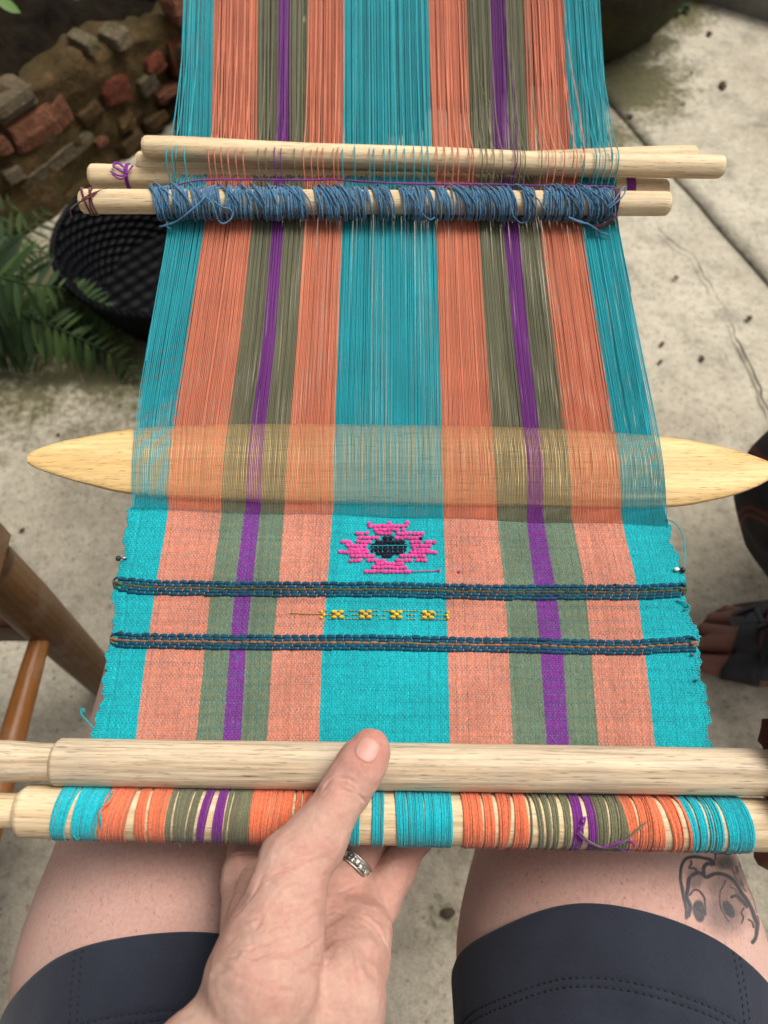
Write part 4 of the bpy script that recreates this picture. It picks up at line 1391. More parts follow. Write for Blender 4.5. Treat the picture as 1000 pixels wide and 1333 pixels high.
seat_prims = [(V3(-.10, -.33, .545), V3(.11, -.33, .545), .140, .140), (V3(-.11, -.30, .53), V3(-.125, -.2, .53), .120, .114), (V3(.13, -.30, .53), V3(.138, -.2, .53), .120, .114)]
SV, SQ = surface_nets(lambda P: np.maximum(union(P, seat_prims, .02), P[:, 2] - .68), V3(-.30, -.50, .38), V3(.30, -.05, .70), 0.008)
mb.add(SV, SQ)
shorts = link('shorts', mb.mesh('shorts', color=False), M['shorts'], person)
link('stitching', sm.mesh('stitching', color=False), M['stitch'], shorts)
shirt_prims = [(a, b, r1 + .008, r2 + .008) for a, b, r1, r2 in trunk[1:3]] + [(armL[0][0], armL[0][0] * .6 + EL * .4, .064, .060), (armR[0][0], armR[0][0] * .6 + armR[0][1] * .4, .064, .060)]
SV, SQ = surface_nets(lambda P: union(P, shirt_prims, .03), V3(-.36, -.56, .45), V3(.36, -.18, 1.12), 0.009)
mb = MB(); mb.add(SV, SQ); link('shirt', mb.mesh('shirt', color=False), M['shirt'], person)
SV, SQ = surface_nets(lambda P: np.maximum(union(P, [(V3(0, -.375, 1.24), V3(0, -.39, 1.28), .10, .098), (V3(0, -.43, 1.2), V3(0, -.46, 1.05), .07, .05)], .03), -(union(P, [(V3(0, -.25, 1.1), V3(0, -.25, 1.245), .085, .085)], .01))), V3(-.14, -.55, .95), V3(.14, -.2, 1.42), 0.008)
mb = MB(); mb.add(SV, SQ); link('hair', mb.mesh('hair', color=False), M['hair'], person)

stool = empty('stool', V3(.0, -.30, 0), 'plain wooden stool under the person in dark shorts', 'stool')
mb = MB(); mb.box((0, 0, 0), (.24, .19, .018), bevel=.006)
o = link('seat', mb.mesh('seat', smooth=False, color=False), M['chair_wood']); o.matrix_basis = Matrix.Translation((0, -.32, .402)); o.parent = stool; o.matrix_parent_inverse = Matrix.Translation(stool.location).inverted()
for sx in (-.19, .19):
    for sy in (-.47, -.18):
        turned('leg', V3(sx, sy, 0), V3(sx * .95, sy * .95, .386), [(0, .016), (1, .02)], M['chair_wood'], stool)

# the ring
Rm, Rp = fingers[2][0][0], fingers[2][0][1]
ra = (Rp - Rm) / np.linalg.norm(Rp - Rm)
rc = Rm + (Rp - Rm) * 0.25
e1 = -FW - ra * np.dot(-FW, ra); e1 /= np.linalg.norm(e1); e2 = np.cross(ra, e1)
mb = MB()
aa = np.linspace(0, 2 * np.pi, 96, endpoint=False)
prof = [(-.0029, .0128), (-.0036, .0144), (-.0029, .0148), (-.0022, .0145), (-.0016, .0138), (-.0005, .0143), (.0005, .0143), (.0016, .0138), (.0022, .0145), (.0029, .0148), (.0036, .0144), (.0036, .0128)]
pts = []
for x, r in prof:
    rel = (0.0006 * np.sign(np.sin(aa * 14)) * (abs(x) < .001)) if abs(x) < .0013 else 0
    rr = r + rel
    pts.append(rc + np.outer(np.full(96, x), ra) + (rr * np.cos(aa) * 1.0)[:, None] * e1 + (rr * np.sin(aa))[:, None] * e2)
mb.grid(np.array(pts), close_v=True)
mb.beads(np.array([rc + .0145 * (math.cos(x) * e1 + math.sin(x) * e2) + ra * 0.0008 * s for x in np.linspace(-1.4, 1.4, 13) for s in (-1, 1)]), e1 * .0007, e2 * .0009, ra * .0007, (1, 1, 1), 6, 4)
props(link('ring', mb.mesh('ring', color=False), M['silver']), 'engraved silver ring on the finger curled under the front bars', 'ring')

# ------------------------------------------------------------------ the neighbour at the right
def foot_px(px, py, z): return on_ground(px, py, z)


SO = .018
toes = [foot_px(919, 864, SO + .013), foot_px(913, 838, SO + .011), foot_px(917, 819, SO + .010), foot_px(928, 805, SO + .009), foot_px(946, 795, SO + .009)]
ball = [foot_px(985, 872, SO + .022), foot_px(980, 838, SO + .024), foot_px(995, 812, SO + .018)]
heel = V3(.745, .415, SO + .032); ank = V3(.715, .425, .12)
knee2 = V3(.500, .430, .375); hip2 = V3(.90, .47, .46)
foot2 = [(toes[0], ball[0], .0135, .021), (toes[1], ball[1], .0105, .022), (toes[2], ball[1], .0098, .022), (toes[3], ball[2], .0092, .019), (toes[4], ball[2], .0088, .018)]
rest2 = [(ball[0], heel, .021, .032), (ball[1], V3(.68, .42, SO + .06), .024, .035), (ball[2], heel, .018, .030), (V3(.68, .42, SO + .06), ank, .033, .036), (ank, knee2, .034, .055), (knee2, hip2, .06, .085)]
sho2 = V3(.84, .33, .93); elb2 = V3(.60, .13, .71)
bar_end = at(1062, 1012, .425)
body2 = [(V3(.93, .38, .47), V3(.93, .58, .47), .12, .12), (V3(.93, .48, .5), V3(.94, .48, .86), .12, .13), (V3(.92, .34, .93), V3(.92, .62, .93), .07, .07), (V3(.92, .48, .95), V3(.90, .48, 1.06), .052, .05),
         (V3(.89, .48, 1.13), V3(.91, .48, 1.20), .075, .09), (V3(.845, .48, 1.09), V3(.87, .48, 1.12), .04, .06), (sho2, elb2, .05, .04), (elb2, at(1115, 1020, .425), .038, .025),
         (V3(.92, .62, .93), V3(.80, .66, .68), .05, .04), (V3(.80, .66, .68), V3(.62, .58, .53), .036, .024), (V3(.62, .58, .53), V3(.55, .54, .51), .024, .016),
         (V3(.92, .55, .46), V3(.64, .58, .42), .085, .058), (V3(.64, .58, .42), V3(.88, .60, .10), .055, .035), (V3(.885, .60, .05), V3(.72, .60, .04), .034, .024)]
hand2 = [(at(1110, 1025, .425), at(1055, 1040, .435), .026, .024), (at(1075, 985, .41), at(1018, 966, .402), .0135, .0115), (at(1018, 966, .402), at(1003, 961, .402), .0115, .0095),
         (at(1070, 1045, .415), at(1013, 1043, .397), .012, .0105), (at(1060, 1085, .43), at(1020, 1105, .443), .012, .010), (at(1020, 1105, .443), at(1002, 1113, .45), .010, .009)]


def f_two(P):
    t = None
    for x in foot2:
        c = cone(P, *x); t = c if t is None else smin(t, c, .003)
    d = smin(t, union(P, rest2, .02), .014)
    d = smin(d, union(P, body2, .03), .02)
    return smin(d, union(P, hand2, .007), .008)


PV, PQ = surface_nets(f_two, V3(.20, .02, -.005), V3(1.1, .75, 1.32), 0.0068)
fb_lo = np.min([t for t in toes], 0) - .03
FV, FQ = surface_nets(f_two, V3(.44, .33, .0), V3(.62, .50, .075), 0.0028)
keepq = ~((PV[PQ] > V3(.452, .34, -.1)).all(-1) & (PV[PQ] < V3(.605, .49, .068)).all(-1)).all(1)
V = np.concatenate([PV, FV]); Q = np.concatenate([PQ[keepq], FQ + len(PV)])
mb = MB(); mb.add(V, Q); me = mb.mesh('body', color=False)
fl = np.zeros(len(V))
fl = np.maximum(fl, np.exp(-((V - at(1003, 961, .40)) ** 2).sum(1) / .012 ** 2))
float_attr(me, 'flush', fl); float_attr(me, 'hairy', np.zeros(len(V)))
person2 = empty('person', V3(.75, .42, 0), 'neighbour crouching beside the loom in dark printed trousers and a black sandal', 'person')
link('body', me, M['skin_dark'], person2)
tro = [(knee2 + V3(.012, 0, -.005), V3(.630, .43, .19), .112, .105), (V3(.630, .43, .19), V3(.675, .44, .13), .105, .085), (knee2 + V3(.02, 0, .01), hip2, .108, .13), (V3(.65, .58, .42), V3(.86, .60, .14), .09, .075), (V3(.65, .58, .42), V3(.92, .55, .46), .09, .12), (V3(.93, .38, .47), V3(.93, .58, .47), .13, .13)]
def f_tro(P): return np.maximum(union(P, tro, .03) + 0.006 * vnoise(P, 14, 3) + 0.003 * vnoise(P, 34, 4), .095 - P[:, 2])
TV, TQ = surface_nets(f_tro, V3(.35, .22, .08), V3(1.1, .75, .66), 0.007, project=1)
mb = MB(); mb.add(TV, TQ); link('trousers', mb.mesh('trousers', color=False), M['trousers'], person2)
TV, TQ = surface_nets(lambda P: union(P, [(a, b, r1 + .01, r2 + .01) for a, b, r1, r2 in body2[1:3]] + [(sho2, sho2 * .5 + elb2 * .5, .06, .055)], .03), V3(.6, .1, .4), V3(1.12, .75, 1.04), 0.009)
mb = MB(); mb.add(TV, TQ); link('shirt', mb.mesh('shirt', color=False), M['shirt'], person2)
TV, TQ = surface_nets(lambda P: np.maximum(union(P, [(V3(.925, .48, 1.17), V3(.935, .48, 1.215), .098, .096), (V3(.98, .48, 1.12), V3(1.0, .48, .98), .06, .045)], .03), -(cone(P, V3(.81, .48, 1.05), V3(.81, .48, 1.17), .085, .085))), V3(.78, .34, .9), V3(1.1, .62, 1.33), 0.009)
mb = MB(); mb.add(TV, TQ); link('hair', mb.mesh('hair', color=False), M['hair'], person2)
# sandal
sandal = empty('sandal', V3(.62, .42, 0), 'black strapped sandal with a square buckle on the neighbour\'s foot', 'sandal')
mb = MB()
out = [(907, 866), (905, 840), (910, 817), (924, 801), (948, 792), (990, 786), (1060, 782), (1120, 805), (1130, 850), (1100, 886), (1040, 896), (980, 893), (932, 882)]
oc = smoothline([on_ground(x, y, 0.0) for x, y in out + out[:1]], 60)[:-1]
cc = oc.mean(0)
rings = []
for z, s in ((0.001, .985), (.004, 1.0), (.012, 1.0), (.0165, .985), (.018, .95), (.018, .5), (.018, .02)):
    r = cc + (oc - cc) * s; r[:, 2] = z; rings.append(r)
mb.grid(np.array(rings), close_v=True)
link('sole', mb.mesh('sole', color=False), M['sole'], sandal)


def strap(name, pts, width, off, n=26):
    """a band laid over the foot along pixels"""
    c = smoothline([(x, y, 0) for x, y in pts], n)
    P, ok = march(f_two, c[:, 0], c[:, 1])
    G = grad(f_two, P)
    t = np.gradient(P, axis=0); t /= np.linalg.norm(t, axis=1)[:, None]
    s = np.cross(G, t)
    w = np.interp(np.linspace(0, 1, n), np.linspace(0, 1, len(width)), width)
    cols = []
    for a, h in ((-1, .0), (-1, off), (-.5, off * 1.1), (0, off * 1.15), (.5, off * 1.1), (1, off), (1, 0)):
        q = P + s * (a * w)[:, None]
        for _ in range(4): q = q - f_two(q)[:, None] * grad(f_two, q)
        cols.append(q + grad(f_two, q) * h)
    mb = MB(); mb.grid(np.stack(cols, 1), flip=False)
    o = link(name, mb.mesh(name, color=False), M['black_strap'], sandal)
    return o, P, G, t


strap('strap', [(958, 892), (968, 868), (972, 840), (978, 812), (992, 790)], [.030, .022, .016, .013, .013], .004)
strap('strap', [(1000, 885), (1010, 850), (1018, 815)], [.02, .02, .02], .0038)
pb, _ = march(f_two, [974], [812]); gb = grad(f_two, pb)[0]; pb = pb[0] + gb * .007
ex = RT - gb * np.dot(RT, gb); ex /= np.linalg.norm(ex); ey = np.cross(gb, ex)
mb = MB(); R = np.stack([ex, ey, gb], 1)
for (x, y, hx, hy) in ((0, .0185, .0225, .0034), (0, -.0185, .0225, .0034), (.019, 0, .0034, .0149), (-.019, 0, .0034, .0149)):
    mb.box(pb + ex * x + ey * y, (hx, hy, .0035), R, bevel=.0012)
mb.box(pb - gb * .003, (.0155, .015, .002), R, bevel=.0005)
link('buckle', mb.mesh('buckle', smooth=False, color=False), M['buckle'], sandal)
stool2 = empty('stool', V3(.93, .48, 0), 'low wooden stool under the crouching neighbour', 'stool')
mb = MB(); mb.box((0, 0, 0), (.15, .17, .015), bevel=.005)
o = link('seat', mb.mesh('seat', smooth=False, color=False), M['chair_wood']); o.matrix_basis = Matrix.Translation((.95, .48, .323)); o.parent = stool2; o.matrix_parent_inverse = Matrix.Translation(stool2.location).inverted()
for sx in (.83, 1.07):
    for sy in (.35, .61):
        turned('leg', V3(sx, sy, 0), V3(sx, sy, .309), [(0, .015), (1, .018)], M['chair_wood'], stool2)

# ------------------------------------------------------------------ the loom: warp, cloth, sticks
ROWS = {
    -330: [262, 292, 340, 366, 381, 402, 446, 548, 594, 621, 638, 663, 706, 746],
    0: [240, 278, 335, 362, 378, 402, 447, 558, 608, 638, 656, 683, 733, 779],
    100: [237, 276, 334, 361, 377, 401, 447, 560, 611, 641, 659, 687, 738, 786],
    170: [232, 274, 333, 360, 377, 400, 447, 562, 613, 643, 661, 690, 742, 793],
    240: [225, 271, 330, 357, 374, 398, 446, 566, 619, 650, 669, 697, 750, 799],
    290: [220, 267, 328, 354, 370, 396, 445, 568, 624, 655, 675, 703, 756, 804],
    370: [207, 255, 320, 348, 364, 391, 442, 570, 628, 661, 681, 712, 768, 818],
    450: [193, 243, 312, 342, 358, 386, 440, 572, 633, 668, 688, 722, 780, 833],
    530: [181, 231, 301, 331, 349, 380, 437, 574, 638, 676, 697, 731, 792, 848],
    600: [175, 223, 293, 323, 343, 375, 435, 575, 643, 683, 705, 740, 803, 860],
    660: [174, 220, 288, 320, 340, 370, 434, 577, 647, 685, 706, 743, 807, 866],
    690: [166, 216, 285, 316, 337, 368, 432, 578, 649, 688, 709, 747, 812, 872],
    760: [152, 203, 275, 308, 330, 363, 427, 580, 658, 697, 722, 760, 828, 888],
    850: [143, 190, 265, 299, 320, 354, 420, 583, 663, 705, 733, 770, 840, 908],
    965: [122, 177, 253, 290, 314, 347, 416, 585, 668, 713, 740, 778, 852, 926],
    1010: [113, 172, 249, 287, 311, 344, 414, 586, 670, 717, 744, 782, 856, 933]}
STR = [TEAL, CORAL, OLIVE, PURPLE, OLIVE, CORAL, TEAL, CORAL, OLIVE, PURPLE, OLIVE, CORAL, TEAL]
STR_W = [TEAL_W if c is TEAL else c for c in STR]
STR = [(.540, .185, .115) if c is CORAL else (.130, .158, .092) if c is OLIVE else c for c in STR]
NAMES = ['teal', 'coral', 'olive', 'purple', 'olive', 'coral', 'teal', 'coral', 'olive', 'purple', 'olive', 'coral', 'teal']
pyk = sorted(ROWS)
vk = np.array([v_of(p) for p in pyk])[::-1]
Uk = np.array([[u_of(x, p) for x in ROWS[p]] for p in pyk])[::-1]
vd = np.linspace(vk[0], vk[-1], 400)
Ud = np.stack([np.interp(vd, vk, Uk[:, b]) for b in range(14)], 1)
ker = np.exp(-np.linspace(-2, 2, 13) ** 2); ker /= ker.sum()
Ud = np.stack([np.convolve(np.pad(Ud[:, b], 6, mode='reflect', reflect_type='odd'), ker, 'valid') for b in range(14)], 1)
BND = np.array(ROWS[850], float); BND = (BND - BND[0]) / (BND[-1] - BND[0])


def warp_u(a, v):
    """across position of a warp thread (a in 0..1 over the width) at v along the loom"""
    a, v = np.broadcast_arrays(np.asarray(a, float), np.asarray(v, float))
    b = np.clip(np.searchsorted(BND, a, side='right') - 1, 0, 12)
    fa = (a - BND[b]) / (BND[b + 1] - BND[b])
    k = np.clip((v - vd[0]) / (vd[1] - vd[0]), 0, 398.999); i = k.astype(int); f = k - i
    g = lambda i, b: Ud[i, b]
    return (g(i, b) * (1 - fa) + g(i, b + 1) * fa) * (1 - f) + (g(i + 1, b) * (1 - fa) + g(i + 1, b + 1) * fa) * f


def stripe_of(a): return np.clip(np.searchsorted(BND, a, side='right') - 1, 0, 12)


def fell_v(a): return np.interp(a, [0, 1], [v_of(659), v_of(681)]) + 0.0006 * np.sin(a * 23)


loom_root = empty('loom_weaving', loom(0, v_of(800)), 'striped teal, coral, olive and purple cloth being woven on its long warp', 'weaving')

# --- woven cloth: every crossing of warp and weft
NC, NR = 330, 118
v_end = v_of(1004)
ai = (np.arange(NC) + 0.5) / NC
rj = (np.arange(NR) + 0.5) / NR
A, Rj = np.meshgrid(ai, rj, indexing='ij')
Rj = Rj + 0.30 / NR * np.sin(A * 17 + Rj * 31) * np.sin(Rj * 90 + A * 5) + rng.normal(0, 0.07, (1, NR)) / NR
A = A + rng.normal(0, 0.09, (NC, 1)) / NC
def cloth_v(a, r): return fell_v(a) * (1 - r) + v_end * r
def cloth_h(u, v): return (0.0010 * np.sin(u * 27 + v * 30) + 0.0006 * np.sin(u * 63 - v * 55)) * np.clip((v_of(690) - v) / .03, 0, 1) - 0.0004
def LC(px, py, h=0.0):
    P = LP(px, py)
    return P + LN * (h + .0003 + float(cloth_h(P[0], np.dot(P - L0, LV))))
selv = lambda a, r: (np.exp(-a / 0.012) * -1 + np.exp(-(1 - a) / 0.012)) * (0.0009 * np.sin(r * 57) + 0.0012 * np.sin(r * 23 + a * 3) + 0.0006 * np.sin(r * 141)) 
def cloth_p(a, r, h=0.0):
    v = cloth_v(a, r); u = warp_u(a, v)
    return loom(u + selv(a, r), v, cloth_h(u, v) + h)


cols = np.array(STR)[stripe_of(A)]
mb = MB()
ga, gr = np.meshgrid(np.linspace(0, 1, 140), np.linspace(0, 1, 60), indexing='ij')
mb.grid(cloth_p(ga, gr, -0.00045), np.array(TEAL) * 0.22 + np.array(STR)[stripe_of(ga)] * 0.22)
P0 = cloth_p(A, Rj)
dA = cloth_p(A + 0.5 / NC, Rj) - cloth_p(A - 0.5 / NC, Rj)
dR = cloth_p(A, Rj - 0.5 / NR) - cloth_p(A, Rj + 0.5 / NR)
par = ((np.arange(NC)[:, None] + np.arange(NR)[None]) % 2).astype(bool)
s = np.linspace(-1, 1, 3); t = np.linspace(-1, 1, 4)
TS, TT = np.meshgrid(s, t, indexing='ij')
H = np.sqrt(np.clip(1 - TS ** 2, 0.0, 1)) * np.cos(TT * np.pi / 2 * 0.98)
T = np.stack([TS, TT, H], -1).reshape(-1, 3)
ix = np.arange(12).reshape(3, 4)
q4 = np.stack([ix[:-1, :-1], ix[1:, :-1], ix[1:, 1:], ix[:-1, 1:]], -1).reshape(-1, 4)
jit = rng.normal(0, 0.00007, P0.shape)
var = rng.normal(1.0, 0.06, (NC, NR, 1)) * rng.normal(1.0, 0.045, (NC, 1, 1)) * rng.normal(1.0, 0.035, (1, NR, 1))
m = par
mb.stamp(T, q4, (P0 + jit)[m], dA[m] * 0.56, dR[m] * 0.86, LN * 0.00052, (cols * var)[m])
m = ~par
wc = np.array(TEAL) * var * 0.72
wc = wc * 0.42 + cols * 0.42 * var
T2 = np.stack([TT, TS, H], -1).reshape(-1, 3)
mb.stamp(T2, q4[:, ::-1], (P0 + jit)[m] - LN * 0.00018, dA[m] * 0.80, dR[m] * 0.50, LN * 0.00042, wc[m])
# weft turning back at both edges, now and then in a loose loop
for edge, sg in ((0.0, -1), (1.0, 1)):
    for j in range(0, NR):
        p = cloth_p(np.array(edge), np.array(rj[j])); p2 = cloth_p(np.array(edge), np.array(min(1, rj[j] + 1.0 / NR)))
        big = 0.0003 + abs(rng.normal(0, 0.00022)) * .6 + (rng.uniform(0.0004, 0.0012) if rng.random() < 0.07 else 0)
        mid = (p + p2) / 2 + RT * sg * big * 1.5 + LN * rng.normal(0, 0.0003)
        ins = RT * (-sg) * 0.0025
        mb.tube(smoothline([p + ins, p + RT * sg * big * .5, mid, p2 + RT * sg * big * .5, p2 + ins], 9), 0.00042, 5, np.array(TEAL) * rng.uniform(0.75, 1.1), caps=False)
cloth = link('woven_cloth', mb.mesh('woven_cloth'), M['weave'], loom_root)
props(cloth, kind='stuff')

# --- the warp, two layers of threads
NW = 336
NW2 = 322
HU = [(1010, .0), (672, .0003), (655, .0026), (640, .0046), (610, .0056), (565, .0055), (480, .0035), (300, .0010), (262, .0015), (254, .0030), (246, .0062), (236, .0066), (226, .0040), (217, -.0040), (208, -.0064), (196, -.0055), (175, -.0030), (60, -.0005), (-330, .0)]
HL = [(1010, -.0006), (672, -.0005), (655, -.0024), (640, -.0046), (610, -.0062), (565, -.0058), (480, -.0034), (300, -.0020), (268, -.0070), (246, -.0122), (232, -.0122), (217, -.0085), (204, -.0075), (175, -.0045), (60, -.0022), (-330, -.0015)]
HX = [(1010, .0), (672, .0003), (655, .0026), (640, .0046), (610, .0056), (565, .0055), (480, .0035), (300, .0010), (262, .0015), (254, .0030), (246, .0064), (238, .0070), (228, .0120), (219, .0200), (211, .0248), (203, .0258), (195, .0250), (187, .0215), (170, .0175), (60, .0060), (-330, .001)]
def hprof(tab, v):
    t = sorted((float(np.dot(LP(500, p, h) - L0, LV)), h) for p, h in tab)
    return np.interp(v, [x[0] for x in t], [x[1] for x in t])


vs_all = np.unique(np.concatenate([[v_of(p) for p in (672, 663, 655, 647, 640, 625, 610, 590, 565, 540, 510, 480, 440, 400, 350, 300, 285, 268, 256, 246, 238, 230, 222, 216, 208, 200, 192, 184, 175, 165, 145, 120, 90, 60, 20, -30, -90, -180, -330)]]))
crossing = {}
want = [234, 240, 252, 276, 283, 291, 299, 308, 316, 334, 342, 352, 361, 377, 389, 399, 407, 414, 425, 433, 438, 453, 470, 477, 489, 497, 506, 516, 527, 538, 545, 557, 567, 578, 587, 602, 606, 619, 625, 633, 644, 660, 667, 674, 692, 702, 711, 720, 735, 745, 761, 764, 773, 781, 789, 797]
bundles = [MB() for _ in range(13)]
for layer in (0, 1):
    for i in range(NW if layer == 0 else NW2):
        a = (i + (0.5 if layer == 0 else 0.2)) / (NW if layer == 0 else NW2)
        st = int(stripe_of(a))
        vf = float(fell_v(a)) - .0016; vt = v_of(640)
        v = np.where(vs_all < vt, vf + (vs_all - vs_all[0]) * (vt - vf) / (vt - vs_all[0]), vs_all)
        spread = np.clip((v - v_of(430)) / (v_of(150) - v_of(430)), 0, 1)
        w1 = vnoise(np.array([[i * 0.31 + layer * 50, 2.0 + layer, 0.5]]), 1, 3)[0]
        w2 = rng.normal(0, 1)
        da = (0.75 * w1 + 0.36 * w2) / NW * spread ** 0.8 + rng.normal(0, 0.07) / NW
        da = da + 0.12 / NW * np.sin(v * rng.uniform(5, 14) + rng.uniform(0, 6)) * np.clip((v - v_of(640)) / 0.1, 0, 1)
        da = da * np.clip((v - v_of(662)) / 0.02, 0, 1)
        aa_ = np.clip(a + da, BND[st] - 0.003, BND[st + 1] + 0.003)
        u = warp_u(np.clip(aa_, 0.0, 1.0), v)
        if layer == 0:
            h = hprof(HU, v)
            # some threads ride over the upper lease rod
            px200 = 232 + a * (795 - 232)
            if any(abs(px200 - w) < (795 - 232) / NW * 0.5 for w in want):
                h = hprof(HX, v)
        else:
            h = hprof(HL, v)
        h = h + rng.normal(0, 0.0003) * np.clip((v - v_of(655)) / 0.03, 0, 1)
        P = loom(u, v, h)
        c = np.array(STR_W[st]) * rng.normal(1.0, 0.09)
        wide = np.interp(v, [v_of(600), v_of(430), v_of(200)], [.00025, .00037, .00042] if layer == 0 else [.00052, .00052, .00045])
        bundles[st].tube(P, wide, 5, c, caps=False, ref=LN)
# wandering outer threads and a few that have strayed into a neighbour's stripe
def stray(pts, st, r=0.00036):
    P = smoothline([LP(x, y, h) for x, y, h in pts], 40)
    bundles[st].tube(P, r, 5, np.array(STR_W[st]) * rng.uniform(0.9, 1.15), caps=False, ref=LN)
stray([(240, -20, 0), (236, 90, .004), (231, 168, .018), (229, 200, .0265), (228, 225, .014), (224, 262, .002), (214, 330, .002), (203, 390, .003), (190, 470, .005)], 0)
stray([(779, -20, 0), (785, 80, .004), (791, 150, .015), (796, 196, .0265), (797, 222, .014), (800, 250, .004), (806, 300, .002), (822, 380, .003)], 12)
stray([(732, -10, .002), (743, 80, .004), (755, 150, .014), (761, 200, .0268), (756, 226, .014), (752, 250, .004), (756, 300, .002)], 11)
stray([(728, -10, .002), (737, 100, .004), (745, 160, .016), (747, 200, .0268), (744, 226, .014)], 11)
stray([(640, 140, .012), (624, 100, .004), (616, 0, .001)], 8)
stray([(655, -10, .001), (668, 120, .008), (674, 200, .0268), (668, 228, .013)], 9)
for st in range(13):
    o = link('warp_stripe', bundles[st].mesh('warp_stripe'), M['thread'], loom_root)
    props(o, kind='stuff', label=NAMES[st] + ' warp threads')

# --- the blue bands laid into the cloth
def cloth_at(px, py, h=0.0):
    P = LP(px, py); v = np.dot(P - L0, LV)
    return loom(np.array(P[0]), np.array(v), np.array(0.0012 * np.sin(0) + h))


def tiedown_color(px, py):
    P = LP(px, py); v = float(np.dot(P - L0, LV))
    i = np.interp(v, vd, np.arange(400)); row = Ud[int(i)]
    return STR[int(np.clip(np.searchsorted(row, P[0]) - 1, 0, 12))]


CENTRE = [[(150, 759), (185, 763), (300, 767), (500, 767.5), (700, 770.5), (820, 771), (890, 768)], [(146, 832), (180, 833.5), (300, 835.5), (500, 837), (700, 840), (820, 842.5), (903, 838)]]
for bi, (ctr, core) in enumerate(zip(CENTRE, ((0.062, 0.055, 0.008), (0.22, 0.095, 0.040)))):
    cx = np.array([c[0] for c in ctr], float); cy = np.array([c[1] for c in ctr], float)
    x0, x1 = cx[0], cx[-1]
    mbb = MB(); mbt = MB(); mbc = MB()
    for rowk, dy in ((0, -7.2), (1, -3.0), (2, 4.0), (3, 7.8)):
        xs = x0 + (4 if rowk in (0, 3) else 8)
        step0 = 11.4
        while xs < x1 - 6:
            stp = step0 * rng.uniform(0.92, 1.08)
            y = np.interp(xs + stp / 2, cx, cy) + dy + rng.normal(0, 0.35)
            pts = [LC(xs + stp * f, y + 0.35 * math.sin(f * 9), -.0002 + .0005 * math.sin(math.pi * min(1, max(0, f)))) for f in (-.05, .2, .5, .8, 1.05)]
            mbb.tube(smoothline(pts, 8), np.array([.75, .95, 1, 1.05, 1.05, 1, .95, .75]) * .00112, 7, np.array(NAVY) * rng.uniform(.78, 1.25))
            # the warp thread that ties it down
            tx = xs + stp
            mbt.tube(np.array([LC(tx - .3, y + 1.9, .0001), LC(tx - .1, y + .8, .0009), LC(tx + .1, y - .8, .0009), LC(tx + .2, y - 1.9, .0001)]), .00025, 5, np.array(tiedown_color(tx, y)) * 1.05)
            xs += stp
    xs = x0 + 3
    while xs < x1 - 4:
        stp = 10.5 * rng.uniform(.9, 1.1)
        y = np.interp(xs + stp / 2, cx, cy) + .5 + rng.normal(0, .3)
        mbc.tube(smoothline([LC(xs + stp * f, y, -.0001 + .0008 * math.sin(math.pi * f)) for f in (0, .25, .5, .75, 1)], 8), np.array([.5, .85, 1, 1, 1, 1, .85, .5]) * .00085, 6, np.array(core) * rng.uniform(.7, 1.3))
        tx = xs + stp
        mbt.tube(np.array([LC(tx, y + 1.5, .0), LC(tx, y, .0009), LC(tx, y - 1.5, .0)]), .00023, 5, np.array(tiedown_color(tx, y)) * 1.05)
        xs += stp
    # turns of the yarn at both edges
    for ex, sg in ((x0, -1), (x1, 1)):
        y = np.interp(ex, cx, cy)
        mbc.tube(smoothline([LC(ex - sg * 6, y + 1, .002), LC(ex + sg * 1, y - 1, .0012), LC(ex + sg * 1.8, y + 1.5, .0005), LC(ex - sg * 2, y + 5, .0005)], 12), .0009, 6, np.array(core))
        mbb.tube(smoothline([LC(ex - sg * 4, y - 7, .002), LC(ex + sg * 1.5, y - 4, .0008), LC(ex + sg * 1.8, y + 3, .0005), LC(ex - sg * 3, y + 7, .0006)], 12), .0007, 6, np.array(NAVY))
    band = link('blue_band', mbb.mesh('blue_band'), M['navy_yarn'], loom_root)
    props(band, label='dark blue band with ' + ('an olive' if bi == 0 else 'a brown') + ' cord along its middle')
    o = link('cord', mbc.mesh('cord'), M['yarn'], band)
    o = link('tie_threads', mbt.mesh('tie_threads'), M['thread'], band); props(o, kind='stuff')

# --- the pink diamond with its dark heart
rows = [(681, [(477, 484), (505, 510), (527, 534)]), (685, [(479, 533)]), (689.5, [(486, 521), (523, 528)]),
        (694.5, [(461, 481), (488, 511), (515, 553)]), (700, [(465, 495), (514, 550)]), (705.5, [(443, 459), (462, 485), (533, 550), (552, 569)]),
        (710.5, [(449, 479), (534, 563)]), (715.5, [(452, 480), (536, 560)]), (719, [(440, 481), (532, 570)]), (723.5, [(455, 489), (519, 555)]),
        (729.5, [(453, 473), (476, 503), (513, 538), (540, 558)]), (734, [(488, 527)]), (738.5, [(483, 531)]), (744, [(473, 536)])]
mb = MB()
def bead_row(mb, x0, x1, y, col, w=6.0, hh=2.9, lift=.0004):
    x0, x1 = x0 + 1.2, x1 - 1.2
    n = max(1, int(round((x1 - x0) / (w * .84))))
    for k in range(n):
        x = x0 + (k + .5) * (x1 - x0) / n + rng.normal(0, .3)
        p = LC(x, y + rng.normal(0, .35), lift)
        sc = np.linalg.norm(LP(x + 1, y) - LP(x, y)); sv = np.linalg.norm(LP(x, y + 1) - LP(x, y))
        ang = rng.normal(.12, .22)
        X = (RT * math.cos(ang) + LV * math.sin(ang)); Y = (-RT * math.sin(ang) + LV * math.cos(ang))
        mb.beads([p], X * sc * w * .60, Y * sv * hh * .92, LN * .0009, np.array(col) * rng.uniform(.78, 1.15), 8, 5)
for y, ints in rows:
    for x0, x1 in ints: bead_row(mb, x0, x1, y, PINK)
for (x, y) in ((598, 743.5), (571, 742.5)): bead_row(mb, x - 2.5, x + 2.5, y, np.array(PINK) * .8, 4, 2.2, .0006)
